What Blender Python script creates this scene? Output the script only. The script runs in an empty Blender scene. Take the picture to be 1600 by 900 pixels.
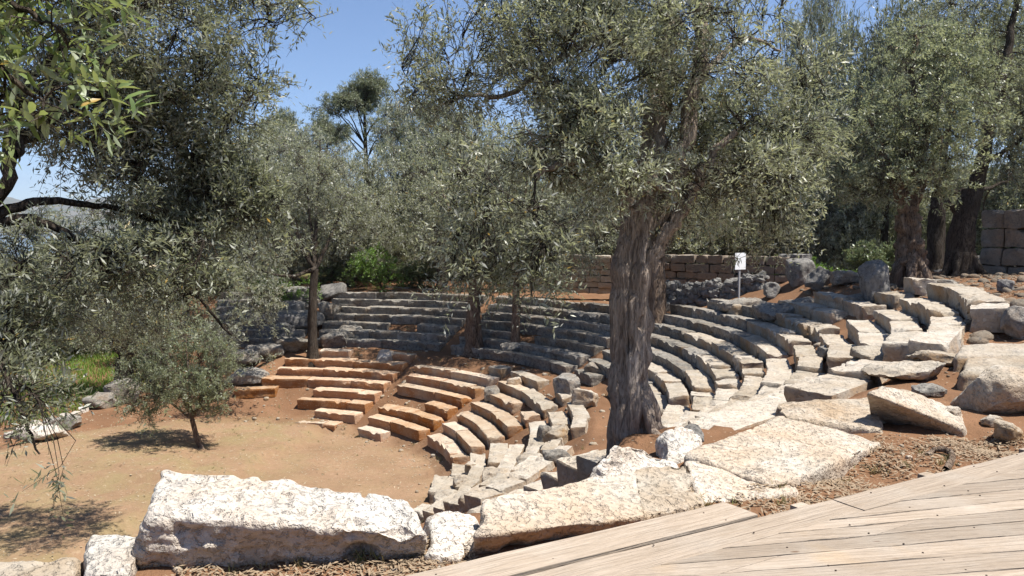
import bpy, math, random
import numpy as np
from mathutils import Vector
D2R = math.pi/180
S = bpy.context.scene
COL = S.collection

# ------------------------------------------------------------------ camera model
FX = 1232.0
PITCH = 4.2*D2R
EYE = np.array([0.0, 0.0, 9.0])
def ray(px, py):
    X = (px-800)/FX; Y = (py-450)/FX
    return np.array([X, math.cos(PITCH)-Y*math.sin(PITCH), -(Y*math.cos(PITCH)+math.sin(PITCH))])
def at(px, py, s): return EYE + s*ray(px, py)
def onz(px, py, z):
    r = ray(px, py); return EYE + r*((z-9.0)/r[2])

# ------------------------------------------------------------------ noise
def _h(i, j, k, seed):
    n = (i*374761393 + j*668265263 + k*2147483647 + seed*1274126177) & 0xffffffff
    n = ((n ^ (n >> 13))*1274126177) & 0xffffffff
    n = (n ^ (n >> 16)) & 0xffffffff
    return n/2147483647.5 - 1.0
def vnoise(p, seed=0):
    p = np.asarray(p, float); f = np.floor(p); i = f.astype(np.int64); t = p-f
    t = t*t*t*(t*(t*6-15)+10); r = 0
    for a in (0, 1):
        wa = t[:, 0] if a else 1-t[:, 0]
        for b in (0, 1):
            wb = t[:, 1] if b else 1-t[:, 1]
            for c in (0, 1):
                wc = t[:, 2] if c else 1-t[:, 2]
                r = r + wa*wb*wc*_h(i[:, 0]+a, i[:, 1]+b, i[:, 2]+c, seed)
    return r
def fbm(p, octv=4, seed=0, gain=.5):
    a = 1.0; r = 0; p = np.asarray(p, float)
    for o in range(octv):
        r = r + a*vnoise(p*(2.03**o) + 17.3*o, seed+o); a *= gain
    return r
def sstep(a, b, x):
    t = np.clip((x-a)/(b-a), 0, 1); return t*t*(3-2*t)

# ------------------------------------------------------------------ theatre layout
CX, CY, R0, DR, HR = -11.4, 26.6, 8.7, 0.68, 0.36
NLOW, NROW = 8, 21
def rk(k): return R0 + DR*k + (1.0 if k >= NLOW else 0.0)
def pol(r, th): return np.array([CX+r*math.cos(th*D2R), CY+r*math.sin(th*D2R)])
_yx = [-60, -2.75, -2.45, -.6, .6, 1.2, 2.6, 3.5, 5, 7, 12]
_yy = [4.5, 4.5, 5.1, 5.2, 5.9, 7.7, 7.6, 7.9, 8.8, 10.4, 12]
def th_end(r): return np.interp(r, [8.7, 16.5, 19, 21, 23, 40], [-23, -51, -52.5, -54.5, -57.4, -66])
def hgt(x, y, detail=True):
    x = np.asarray(x, float); y = np.asarray(y, float)
    dx, dy = x-CX, y-CY; r = np.hypot(dx, dy); th = np.degrees(np.arctan2(dy, dx))
    rs = [0, R0, R0+DR*8, R0+DR*8+1.0, rk(20), rk(20)+3, 60]
    hR = np.interp(r, rs, [0, 0, HR*8, HR*8, HR*20, 7.4, 8.2])
    hF = np.interp(r, rs[:4]+[rk(15), rk(15)+6, 70], [0, 0, HR*8, HR*8, HR*15, 5.6, 5.6])
    hR = np.where(th < -24, np.minimum(hR, 6.95+.35*sstep(-36, -24, th)), hR)
    w = sstep(8, 34, th)
    hc = hR*(1-w) + hF*w
    hc = np.where(r > R0, hc-.10, hc)
    # beyond the ends of the seating
    out = 0.25*sstep(60, 100, th)*(th > 0) + .25*(th < -60) - 18*sstep(110, 260, r)
    out = np.where(th < -20, 0.05, out)
    te = th_end(r); wl = sstep(np.where(r > 14.2, 110, 100), np.where(r > 14.2, 122, 116), th) + sstep(te, te-5, th)*(th < 0)
    wl = np.where((th > 116) | (th < -88), 1.0, np.clip(wl, 0, 1))
    h = hc*(1-wl) + out*wl
    # raised western half of the orchestra
    sx = x-(-9.3) - .25*(y-31) + .25*np.sin(y*1.7)
    h = h + .3*sstep(.35, -.35, sx)*sstep(9.6, 9.0, r)
    h = np.where((r > R0) & (r < R0+3) & (th > 62) , np.maximum(h, .3), h)
    # terrace on which the camera stands
    ye = np.interp(x, _yx, _yy)
    t = sstep(ye+np.where((x > .5) | (x < -2), .5, 1.0), ye, y)
    h = h*(1-t) + 7.0*t
    h = np.where((x > 2) & (y < ye+.3), np.maximum(h, 7.0), h)
    # rising ground toward the masonry on the hill
    h = h + .9*sstep(11, 22, x)*sstep(30, 12, y)*sstep(5, 14, y)
    far = sstep(120, 320, np.hypot(x, y))
    h = h*(1-far) + (-17.0)*far
    if detail:
        p = np.stack([x, y, np.zeros_like(x)], 1)
        near = sstep(60, 30, np.hypot(x, y))
        amp = .02 + .05*(r > R0+.5)
        h = h + near*(amp*fbm(p*1.1, 3, 5) + .012*fbm(p*5, 2, 9))
    return h
def hz(x, y): return float(hgt(np.array([x]), np.array([y]))[0])
def ground(px, py, s0=3.0, s1=120.0):
    s = np.arange(s0, s1, .05); r = ray(px, py)
    P = EYE + s[:, None]*r
    d = P[:, 2]-hgt(P[:, 0], P[:, 1])
    i = np.argmax(d < 0) if (d < 0).any() else len(s)-1
    return P[i], s[i]

# ------------------------------------------------------------------ object helpers
def make(name, V, F, mat, parent=None, smooth=True, sharp=None):
    V = np.asarray(V, np.float32); F = np.asarray(F, np.int32)
    me = bpy.data.meshes.new(name); n = len(F); k = F.shape[1]
    me.vertices.add(len(V)); me.vertices.foreach_set('co', V.ravel())
    me.loops.add(n*k); me.loops.foreach_set('vertex_index', F.ravel())
    me.polygons.add(n); me.polygons.foreach_set('loop_start', np.arange(0, n*k, k, dtype=np.int32))
    me.polygons.foreach_set('use_smooth', np.full(n, smooth, bool))
    me.update(calc_edges=True); me.materials.append(mat)
    if sharp: me.set_sharp_from_angle(angle=sharp*D2R)
    o = bpy.data.objects.new(name, me); COL.objects.link(o)
    if parent is not None: o.parent = parent
    return o
def tag(o, label=None, cat=None, group=None, kind=None):
    if label: o['label'] = label
    if cat: o['category'] = cat
    if group: o['group'] = group
    if kind: o['kind'] = kind
    return o
def empty(name, loc, label, cat, group=None):
    o = bpy.data.objects.new(name, None); o.empty_display_size = .2; COL.objects.link(o)
    o.location = [float(c) for c in loc]; return tag(o, label, cat, group)
def local(o, V): return np.asarray(V) - np.array(o.location)
class Bag:
    def __init__(s): s.V = []; s.F = []; s.n = 0
    def add(s, V, F):
        s.V.append(np.asarray(V, float)); s.F.append(np.asarray(F)+s.n); s.n += len(V)
    def out(s): return np.concatenate(s.V), np.concatenate(s.F)
_gb = {}
def gridbox(nx, ny, nz):
    key = (nx, ny, nz)
    if key in _gb: return _gb[key]
    idx = {}; V = []; F = []
    def v(i, j, k):
        if (i, j, k) not in idx:
            idx[(i, j, k)] = len(V); V.append((2*i/nx-1, 2*j/ny-1, 2*k/nz-1))
        return idx[(i, j, k)]
    for i in range(nx):
        for j in range(ny):
            F.append((v(i, j, 0), v(i, j+1, 0), v(i+1, j+1, 0), v(i+1, j, 0)))
            F.append((v(i, j, nz), v(i+1, j, nz), v(i+1, j+1, nz), v(i, j+1, nz)))
    for i in range(nx):
        for k in range(nz):
            F.append((v(i, 0, k), v(i+1, 0, k), v(i+1, 0, k+1), v(i, 0, k+1)))
            F.append((v(i, ny, k), v(i, ny, k+1), v(i+1, ny, k+1), v(i+1, ny, k)))
    for j in range(ny):
        for k in range(nz):
            F.append((v(0, j, k), v(0, j, k+1), v(0, j+1, k+1), v(0, j+1, k)))
            F.append((v(nx, j, k), v(nx, j+1, k), v(nx, j+1, k+1), v(nx, j, k+1)))
    _gb[key] = (np.array(V, float), np.array(F)); return _gb[key]
def rounded(V, p=6.0, mix=1.0):
    m = np.abs(V).max(1); l = (np.abs(V)**p).sum(1)**(1/p)
    f = np.where(l > 1e-9, m/np.maximum(l, 1e-9), 1)
    return V*(1-mix+mix*f)[:, None]
def chisel(V, rng, n, lo=.58, hi=.95):
    for _ in range(n):
        d = rng.normal(size=3); d /= np.linalg.norm(d)
        e = (V@d) - rng.uniform(lo, hi)*1.25
        V = V - np.maximum(e, 0)[:, None]*d
    return V
def normals(V, F):
    a, b, c, d = V[F[:, 0]], V[F[:, 1]], V[F[:, 2]], V[F[:, 3]]
    n = np.cross(c-a, d-b); N = np.zeros_like(V)
    for i in range(4): np.add.at(N, F[:, i], n)
    return N/np.maximum(np.linalg.norm(N, axis=1), 1e-12)[:, None]
def roughen(V, F, amp, freq, seed, octv=4, pit=0):
    N = normals(V, F)
    d = amp*fbm(V*freq, octv, seed)
    if pit:
        q = vnoise(V*freq*1.3+31, seed+77); d = d - pit*np.maximum(q-.45, 0)*2
        q = vnoise(V*freq*4+11, seed+78); d = d - pit*.35*np.maximum(q-.4, 0)*2
    return V + N*d[:, None]
def rock(name, pos, size, rot, seed, mat, label, cat='rock', group=None, res=10, pw=5, chis=9, rough=.06, pit=0, sink=.12, tilt=(0, 0)):
    """a boulder: a rounded box split by random planes and weathered; origin at its base"""
    rng = np.random.default_rng(seed)
    V, F = gridbox(res, res, res)
    V = rounded(V, pw); V = chisel(V, rng, chis)
    sz = np.array(size, float)/2
    V = V*sz
    V = roughen(V, F, rough*sz.mean(), 2.2/sz.mean(), seed, 4, pit*sz.mean())
    V = _rot(V, rot, tilt); V[:, 2] += sz[2]*(1-2*sink)
    o = make(name, V, F, mat, sharp=32); o.location = [float(c) for c in pos]
    return tag(o, label, cat, group)
def _rot(V, rz, tilt=(0, 0)):
    ax, ay = tilt
    c, s = math.cos(ax*D2R), math.sin(ax*D2R); V = V@np.array([[1, 0, 0], [0, c, s], [0, -s, c]])
    c, s = math.cos(ay*D2R), math.sin(ay*D2R); V = V@np.array([[c, 0, -s], [0, 1, 0], [s, 0, c]])
    c, s = math.cos(rz*D2R), math.sin(rz*D2R); return V@np.array([[c, s, 0], [-s, c, 0], [0, 0, 1]])
def hexrock(name, top, bot, seed, mat, label, cat='stone', group=None, res=(26, 16, 10), rough=.03, freq=3, pit=.03, pw=14, chis=0):
    """block with four top corners and four bottom corners given in world space (order: near-west, near-east, far-east, far-west)"""
    V, F = gridbox(*res); V = rounded(V, pw)
    if chis: V = chisel(V, np.random.default_rng(seed), chis, .8, 1.1)
    u, v, w = (V[:, 0]+1)/2, (V[:, 1]+1)/2, (V[:, 2]+1)/2
    T = np.array(top, float); B = np.array(bot, float)
    bl = lambda Q: ((1-u)*(1-v))[:, None]*Q[0] + (u*(1-v))[:, None]*Q[1] + (u*v)[:, None]*Q[2] + ((1-u)*v)[:, None]*Q[3]
    P = bl(B)*(1-w)[:, None] + bl(T)*w[:, None]
    P = roughen(P, F, rough, freq, seed, 6, pit)
    lum = np.abs(vnoise(P*freq*2.6+3, seed+40)); P = P + normals(P, F)*(rough*.4*(.35-lum))[:, None]
    c = B.mean(0); o = make(name, P-c, F, mat); o.location = [float(q) for q in c]
    return tag(o, label, cat, group)

# ------------------------------------------------------------------ materials
class NT:
    def __init__(s, name):
        s.m = bpy.data.materials.new(name); s.m.use_nodes = True; s.t = s.m.node_tree; s.t.nodes.clear()
        s.o = s.n('ShaderNodeOutputMaterial')
    def n(s, k, **kw):
        x = s.t.nodes.new(k)
        for a, b in kw.items(): setattr(x, a, b)
        return x
    def l(s, a, b): s.t.links.new(a, b)
    def put(s, sock, v):
        if hasattr(v, 'links') or isinstance(v, bpy.types.NodeSocket): s.l(v, sock)
        elif isinstance(v, (tuple, list)) and len(v) == 3 and sock.type == 'RGBA': sock.default_value = (*v, 1)
        else: sock.default_value = v
    def pos(s, sc=(1, 1, 1), rot=(0, 0, 0), obj=False):
        g = s.n('ShaderNodeTexCoord').outputs['Object'] if obj else s.n('ShaderNodeNewGeometry').outputs['Position']
        m = s.n('ShaderNodeMapping'); s.l(g, m.inputs[0]); m.inputs['Scale'].default_value = sc; m.inputs['Rotation'].default_value = rot
        return m.outputs[0]
    def noise(s, v, sc, det=4, ro=.55, dist=0):
        x = s.n('ShaderNodeTexNoise'); s.l(v, x.inputs['Vector']); x.inputs['Scale'].default_value = sc
        x.inputs['Detail'].default_value = det; x.inputs['Roughness'].default_value = ro; x.inputs['Distortion'].default_value = dist
        return x.outputs['Fac']
    def vor(s, v, sc, feat='F1', rnd=1):
        x = s.n('ShaderNodeTexVoronoi', feature=feat); s.l(v, x.inputs['Vector']); x.inputs['Scale'].default_value = sc
        x.inputs['Randomness'].default_value = rnd; return x.outputs['Distance']
    def ramp(s, f, *st):
        x = s.n('ShaderNodeValToRGB'); s.l(f, x.inputs[0]); e = x.color_ramp.elements
        while len(e) > 1: e.remove(e[-1])
        e[0].position = st[0][0]; c = st[0][1]; e[0].color = (*c, 1) if isinstance(c, tuple) else (c, c, c, 1)
        for p, c in st[1:]:
            q = e.new(p); q.color = (*c, 1) if isinstance(c, tuple) else (c, c, c, 1)
        return x.outputs['Color']
    def mix(s, f, a, b, mode='MIX'):
        x = s.n('ShaderNodeMix', data_type='RGBA', blend_type=mode); s.put(x.inputs[0], f); s.put(x.inputs[6], a); s.put(x.inputs[7], b)
        return x.outputs[2]
    def math(s, op, a, b=0.0, c=None):
        x = s.n('ShaderNodeMath', operation=op); s.put(x.inputs[0], a); s.put(x.inputs[1], b)
        if c is not None: s.put(x.inputs[2], c)
        return x.outputs[0]
    def bump(s, h, dist, st=1.0, nrm=None):
        x = s.n('ShaderNodeBump'); s.l(h, x.inputs['Height']); x.inputs['Distance'].default_value = dist; x.inputs['Strength'].default_value = st
        if nrm is not None: s.l(nrm, x.inputs['Normal'])
        return x.outputs[0]
    def fin(s, col, rough=.9, nrm=None, spec=.2):
        b = s.n('ShaderNodeBsdfPrincipled'); s.put(b.inputs['Base Color'], col); s.put(b.inputs['Roughness'], rough)
        b.inputs['Specular IOR Level'].default_value = spec
        if nrm is not None: s.l(nrm, b.inputs['Normal'])
        s.l(b.outputs[0], s.o.inputs[0]); return s.m

def stone(name, pale, mid, dark, lichen=.5, stain=None, stamt=0.0, sc=1.0, bump=.02, top=0.0, streak=0):
    t = NT(name); p = t.pos((sc, sc, sc)); pr = t.pos((sc, sc, sc*(5 if streak else 1)))
    n1 = t.noise(p, 1.7, 5); n2 = t.noise(p, 9, 5, .65); n3 = t.noise(pr, 30, 3, .6)
    c = t.mix(t.ramp(n1, (.35, 0.0), (.65, 1.0)), mid, pale)
    c = t.mix(t.ramp(n2, (.45, 0.0), (.75, .6)), c, tuple(x*.78 for x in mid))
    g = t.n('ShaderNodeNewGeometry'); sx = t.n('ShaderNodeSeparateXYZ'); t.l(g.outputs['Normal'], sx.inputs[0])
    up = t.ramp(sx.outputs[2], (.25, 0.0), (.8, 1.0))
    if stain:
        sm = t.noise(p, 1.1, 3)
        f = t.math('MULTIPLY', t.ramp(sm, (.5-.35*stamt, 0.0), (.95-.45*stamt, 1.0)), t.math('SUBTRACT', 1.0, t.math('MULTIPLY', up, top)))
        c = t.mix(f, c, stain)
    lm = t.noise(p, 5, 7, .72)
    lf = t.ramp(lm, (.68-.3*lichen, 0.0), (.78-.3*lichen, 1.0))
    c = t.mix(t.math('MULTIPLY', lf, .75), c, dark)
    sp = t.ramp(t.noise(p, 26, 4, .75), (.63, 0.0), (.72, .25)); c = t.mix(sp, c, tuple(x*.7 for x in dark))
    vs = t.vor(p, 7.0); c = t.mix(t.math('MULTIPLY', t.math('LESS_THAN', vs, t.math('MULTIPLY', n1, .5)), .3), c, tuple(x*1.15 for x in pale))
    ck = t.ramp(t.noise(t.pos((sc, sc, sc*1.8), (.3, .2, .5)), 2.6, 6, .6, .6), (.484, 0.0), (.5, 1.0), (.512, 0.0)); ck2 = t.math('MULTIPLY', ck, t.ramp(t.noise(p, 1.3, 2), (.60, 0.0), (.70, 1.0)))
    c = t.mix(t.math('MULTIPLY', ck2, .4), c, tuple(x*.5 for x in dark))
    oi = t.n('ShaderNodeObjectInfo')
    hv = t.n('ShaderNodeHueSaturation'); t.l(c, hv.inputs['Color'])
    t.put(hv.inputs['Value'], t.math('MULTIPLY_ADD', oi.outputs['Random'], .34, .82))
    t.put(hv.inputs['Saturation'], t.math('MULTIPLY_ADD', oi.outputs['Random'], -.25, 1.1))
    cr = t.ramp(t.vor(t.pos((sc*2.6, sc*2.6, sc*2.6)), 1.0, 'DISTANCE_TO_EDGE'), (0, 0.0), (.03, 1.0))
    h = t.math('ADD', t.math('MULTIPLY', n2, .7), t.math('MULTIPLY', n3, .35))
    h = t.math('ADD', h, t.math('MULTIPLY', t.math('MULTIPLY', vs, vs), -.25)); h = t.math('ADD', h, t.math('MULTIPLY', ck2, -.5))
    h = t.math('ADD', h, t.math('MULTIPLY', t.ramp(t.noise(p, 16, 3, .6), (.36, 0.0), (.46, 1.0)), .35))
    return t.fin(hv.outputs[0], .93, t.bump(h, bump/sc if sc > 1 else bump, 1.0), .15)

M = {}
M['white_stone'] = stone('white limestone', (0.614, 0.581, 0.530), (0.493, 0.460, 0.414), (.37, .355, .33), .2, (0.465, 0.344, 0.233), .40, 1.6, .075, .3)
M['cream_stone'] = stone('cream limestone', (0.484, 0.436, 0.370), (0.378, 0.330, 0.264), (0.220, 0.207, 0.194), .26, (0.405, 0.282, 0.176), .48, 1.5, .06, .3)
M['tan_stone'] = stone('tan limestone', (0.430, 0.387, 0.323), (0.331, 0.288, 0.228), (0.172, 0.159, 0.146), .46, (0.361, 0.224, 0.112), .5, 1.3, .04, .75, 1)
M['orange_stone'] = stone('iron stained limestone', (0.490, 0.383, 0.275), (0.396, 0.262, 0.163), (0.206, 0.163, 0.133), .25, (0.344, 0.159, 0.065), .95, 1.2, .035, .8)
M['rust_stone'] = stone('rust streaked limestone', (.47, .40, .31), (.37, .29, .21), (.19, .17, .15), .34, (.37, .185, .085), .68, 1.25, .04, .8)
M['grey_stone'] = stone('grey lichened limestone', (0.301, 0.280, 0.245), (0.202, 0.185, 0.159), (0.095, 0.090, 0.084), .62, (0.258, 0.163, 0.086), .2, 1.4, .05, .5)
M['dark_stone'] = stone('dark weathered limestone', (0.238, 0.224, 0.207), (0.167, 0.158, 0.145), (0.075, 0.074, 0.072), .6, None, 0, 1.2, .05)
M['brown_stone'] = stone('brown ashlar', (.235, .20, .16), (.175, .15, .12), (.10, .097, .09), .5, (.24, .16, .10), .3, 1.2, .03)

def ground_mat():
    t = NT('earth'); p = t.pos(); sp = t.n('ShaderNodeSeparateXYZ'); t.l(p, sp.inputs[0])
    n1 = t.noise(p, .55, 5); n2 = t.noise(p, 6, 6, .7); n3 = t.noise(p, 40, 3, .7)
    tan = t.mix(t.ramp(n1, (.35, 0.0), (.65, 1.0)), (.285, .182, .114), (.23, .145, .088))
    tan = t.mix(t.math('MULTIPLY', t.ramp(t.noise(p, .9, 5, .6), (.42, .1), (.62, .75)), t.ramp(t.math('MULTIPLY', sp.outputs[0], -.05), (.38, .35), (.5, 1.0))), tan, (.235, .185, .095))
    tan = t.mix(t.ramp(t.noise(p, 2.3, 5, .7), (.55, 0.0), (.72, .5)), tan, (.24, .15, .085))
    tan = t.mix(t.ramp(t.noise(p, 4.1, 5, .7), (.58, 0.0), (.7, .45)), tan, (.40, .30, .20))
    red = t.mix(t.ramp(n1, (.35, 0.0), (.65, 1.0)), (.215, .118, .066), (.15, .08, .044))
    dx = t.math('ADD', sp.outputs[0], -CX); dy = t.math('ADD', sp.outputs[1], -CY)
    r = t.math('SQRT', t.math('ADD', t.math('MULTIPLY', dx, dx), t.math('MULTIPLY', dy, dy)))
    rn = t.math('ADD', r, t.math('MULTIPLY', n1, 2.0))
    c = t.mix(t.ramp(t.math('MULTIPLY', rn, 1/30), (.31, 0.0), (.36, 1.0)), tan, red)
    wood = t.ramp(t.math('MULTIPLY', t.math('ADD', r, t.math('MULTIPLY', n2, 4.0)), 1/60), (.52, 0.0), (.62, 1.0))
    c = t.mix(wood, c, t.mix(n2, (.16, .14, .06), (.10, .12, .04)))
    c = t.mix(t.ramp(n2, (.42, 0.0), (.7, .55)), c, t.mix(.5, c, (.12, .075, .04)))
    v = t.vor(p, 16.0); f = t.math('LESS_THAN', v, t.math('MULTIPLY', t.noise(p, 3.1, 2), .26))
    c = t.mix(t.math('MULTIPLY', f, .55), c, (.46, .38, .28))
    v2 = t.vor(t.pos((1, 1, 1), (0, 0, .7)), 37.0); f2 = t.math('LESS_THAN', v2, t.math('MULTIPLY', n1, .3))
    c = t.mix(t.math('MULTIPLY', f2, .5), c, (.12, .075, .045))
    h = t.math('ADD', t.math('ADD', n2, t.math('MULTIPLY', n3, .5)), t.math('MULTIPLY', f, .5))
    return t.fin(c, .97, t.bump(h, .035), .1)
M['earth'] = ground_mat()

def bark_mat(name, a, b, c3, zs=.16, fr=34, gap=.35, bd=.035):
    t = NT(name); p = t.pos((1, 1, zs)); n = t.noise(p, fr, 6, .65, .4); m = t.noise(t.pos((1, 1, .35)), 5, 4)
    v = t.noise(t.pos((1, 1, zs*.6)), fr*1.7, 3, .6, .8)
    c = t.mix(t.ramp(n, (.3, 0.0), (.7, 1.0)), a, b); c = t.mix(t.ramp(m, (.5, 0.0), (.72, .8)), c, c3)
    c = t.mix(t.ramp(v, (.36, .8), (.5, 0.0)), c, tuple(x*gap for x in a))
    h = t.math('ADD', t.math('MULTIPLY', n, 1.0), t.math('MULTIPLY', t.ramp(v, (.3, 0.0), (.6, 1.0)), .8))
    return t.fin(c, .95, t.bump(h, bd), .1)
M['bark'] = bark_mat('olive bark', (.24, .185, .145), (.39, .315, .252), (.46, .39, .33), .24, 30, .6, .02)
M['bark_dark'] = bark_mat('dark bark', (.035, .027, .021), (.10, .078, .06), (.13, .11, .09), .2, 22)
M['bark_brown'] = bark_mat('brown bark', (.10, .068, .048), (.25, .18, .13), (.29, .235, .185), .25, 14)
M['twig'] = bark_mat('twig bark', (.055, .045, .036), (.13, .105, .085), (.16, .14, .12), .5, 30)

def leaf_mat(name, cols, under, yellow=.012, trans=.34, tcol=(.36, .39, .19), gloss=.42, spec=.45):
    t = NT(name); g = t.n('ShaderNodeNewGeometry'); r = g.outputs['Random Per Island']
    st = [(i/len(cols), c) for i, c in enumerate(cols)]
    c = t.ramp(r, *st)
    r2 = t.math('FRACT', t.math('MULTIPLY', r, 371.7))
    c = t.mix(t.math('LESS_THAN', r2, yellow), c, (.34, .22, .05))
    big = t.ramp(t.noise(t.pos(), 1.1, 3), (.35, .72), (.65, 1.2)); c = t.mix(1.0, c, big, 'MULTIPLY')
    c = t.mix(g.outputs['Backfacing'], c, under)
    b = t.n('ShaderNodeBsdfPrincipled'); t.put(b.inputs['Base Color'], c); b.inputs['Roughness'].default_value = gloss
    b.inputs['Specular IOR Level'].default_value = spec
    tr = t.n('ShaderNodeBsdfTranslucent'); tr.inputs[0].default_value = (*tcol, 1)
    m = t.n('ShaderNodeMixShader'); m.inputs[0].default_value = trans
    t.l(b.outputs[0], m.inputs[1]); t.l(tr.outputs[0], m.inputs[2]); t.l(m.outputs[0], t.o.inputs[0]); return t.m
M['olive'] = leaf_mat('olive leaves', [(.165, .178, .115), (.21, .222, .15), (.26, .268, .185), (.18, .192, .125), (.32, .325, .245)], (.40, .405, .36), .02, .36)
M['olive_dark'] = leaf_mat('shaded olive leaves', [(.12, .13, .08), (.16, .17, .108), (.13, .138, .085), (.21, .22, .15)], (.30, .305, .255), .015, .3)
M['olive_silver'] = leaf_mat('silver olive leaves', [(.225, .235, .17), (.275, .282, .21), (.20, .21, .145), (.31, .315, .25)], (.41, .41, .37), .012, .36)
M['olive_green'] = leaf_mat('green olive leaves', [(.135, .165, .088), (.175, .205, .115), (.205, .23, .14), (.15, .172, .10)], (.32, .335, .265), .012, .36)
M['fresh'] = leaf_mat('fresh green leaves', [(.10, .15, .045), (.14, .19, .06), (.085, .13, .04), (.18, .22, .10)], (.27, .31, .20), .02, .3, (.30, .38, .09))
M['pine'] = leaf_mat('pine needles', [(.13, .15, .095), (.165, .185, .12), (.19, .205, .14)], (.15, .165, .11), 0, .2)
M['bush'] = leaf_mat('bush leaves', [(.10, .17, .04), (.14, .22, .05), (.17, .26, .07), (.11, .18, .04)], (.12, .2, .06), .0, .3, (.24, .4, .05))
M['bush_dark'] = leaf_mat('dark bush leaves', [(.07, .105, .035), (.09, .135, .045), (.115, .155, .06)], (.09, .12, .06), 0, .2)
M['grassm'] = leaf_mat('grass blades', [(.11, .2, .03), (.16, .26, .05), (.22, .28, .09), (.13, .23, .035)], (.15, .24, .05), .06, .35, (.26, .4, .06), .6, .2)

# ------------------------------------------------------------------ terrain, water, far hills
def axis(segs):
    a = [segs[0][0]]
    for lo, hi, st in segs:
        n = max(1, int(round((hi-lo)/st))); a += list(np.linspace(lo, hi, n+1)[1:])
    return np.array(a)
ax = axis([(-700, -140, 40), (-140, -60, 8), (-60, -28, 1.6), (-28, -3.5, .25), (-3.5, 7, .09), (7, 30, .25), (30, 60, 1.6), (60, 140, 8), (140, 700, 40)])
ay = axis([(-500, -60, 40), (-60, -10, 6), (-10, 2, 1.0), (2, 9, .09), (9, 52, .25), (52, 80, 1.6), (80, 140, 8), (140, 900, 40)])
GX, GY = np.meshgrid(ax, ay); gx, gy = GX.ravel(), GY.ravel()
gv = np.stack([gx, gy, hgt(gx, gy)], 1)
nx_, ny_ = len(ax), len(ay)
ii = (np.arange(ny_-1)[:, None]*nx_ + np.arange(nx_-1)[None, :]).ravel()
tag(make('ground', gv, np.stack([ii, ii+1, ii+1+nx_, ii+nx_], 1), M['earth']), 'brown stony earth floor of the theatre and its slopes', 'ground', kind='structure')
t = NT('sea water'); M['water'] = t.fin((.02, .06, .10), .12, t.bump(t.noise(t.pos((.2, .2, .2)), 1.0, 4), .3), .5)
tag(make('water', [(-11500, -11500, -14), (11500, -11500, -14), (11500, 11500, -14), (-11500, 11500, -14)], [(0, 1, 2, 3)], M['water']), 'blue sea beyond the trees', 'sea', kind='structure')
t = NT('far hillside'); M['hill'] = t.fin(t.mix(t.ramp(t.noise(t.pos((.004, .004, .004)), 1, 6, .7), (.4, 0.0), (.6, 1.0)), (.07, .085, .04), (.16, .14, .10)), 1, None, .05)
def hills():
    a = np.linspace(-75, 60, 260)*D2R; rr = np.linspace(0, 1, 40)
    A, Rr = np.meshgrid(a, rr); A, Rr = A.ravel(), Rr.ravel()
    dist = 6500 + 3500*Rr
    p = np.stack([np.sin(A)*dist, np.cos(A)*dist], 1)
    ridge = 420 + 230*fbm(np.stack([A*5, 0*A, 0*A], 1), 4, 3)
    z = -20 + ridge*sstep(0, .8, Rr)*(1+.35*fbm(np.stack([p[:, 0]/700, p[:, 1]/700, 0*A], 1), 4, 8))
    n = len(a); i = (np.arange(39)[:, None]*n + np.arange(n-1)[None, :]).ravel()
    tag(make('hills', np.column_stack([p, z]), np.stack([i, i+1, i+1+n, i+n], 1), M['hill']), 'hazy mountain across the sea', 'hills', kind='structure')
hills()

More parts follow.
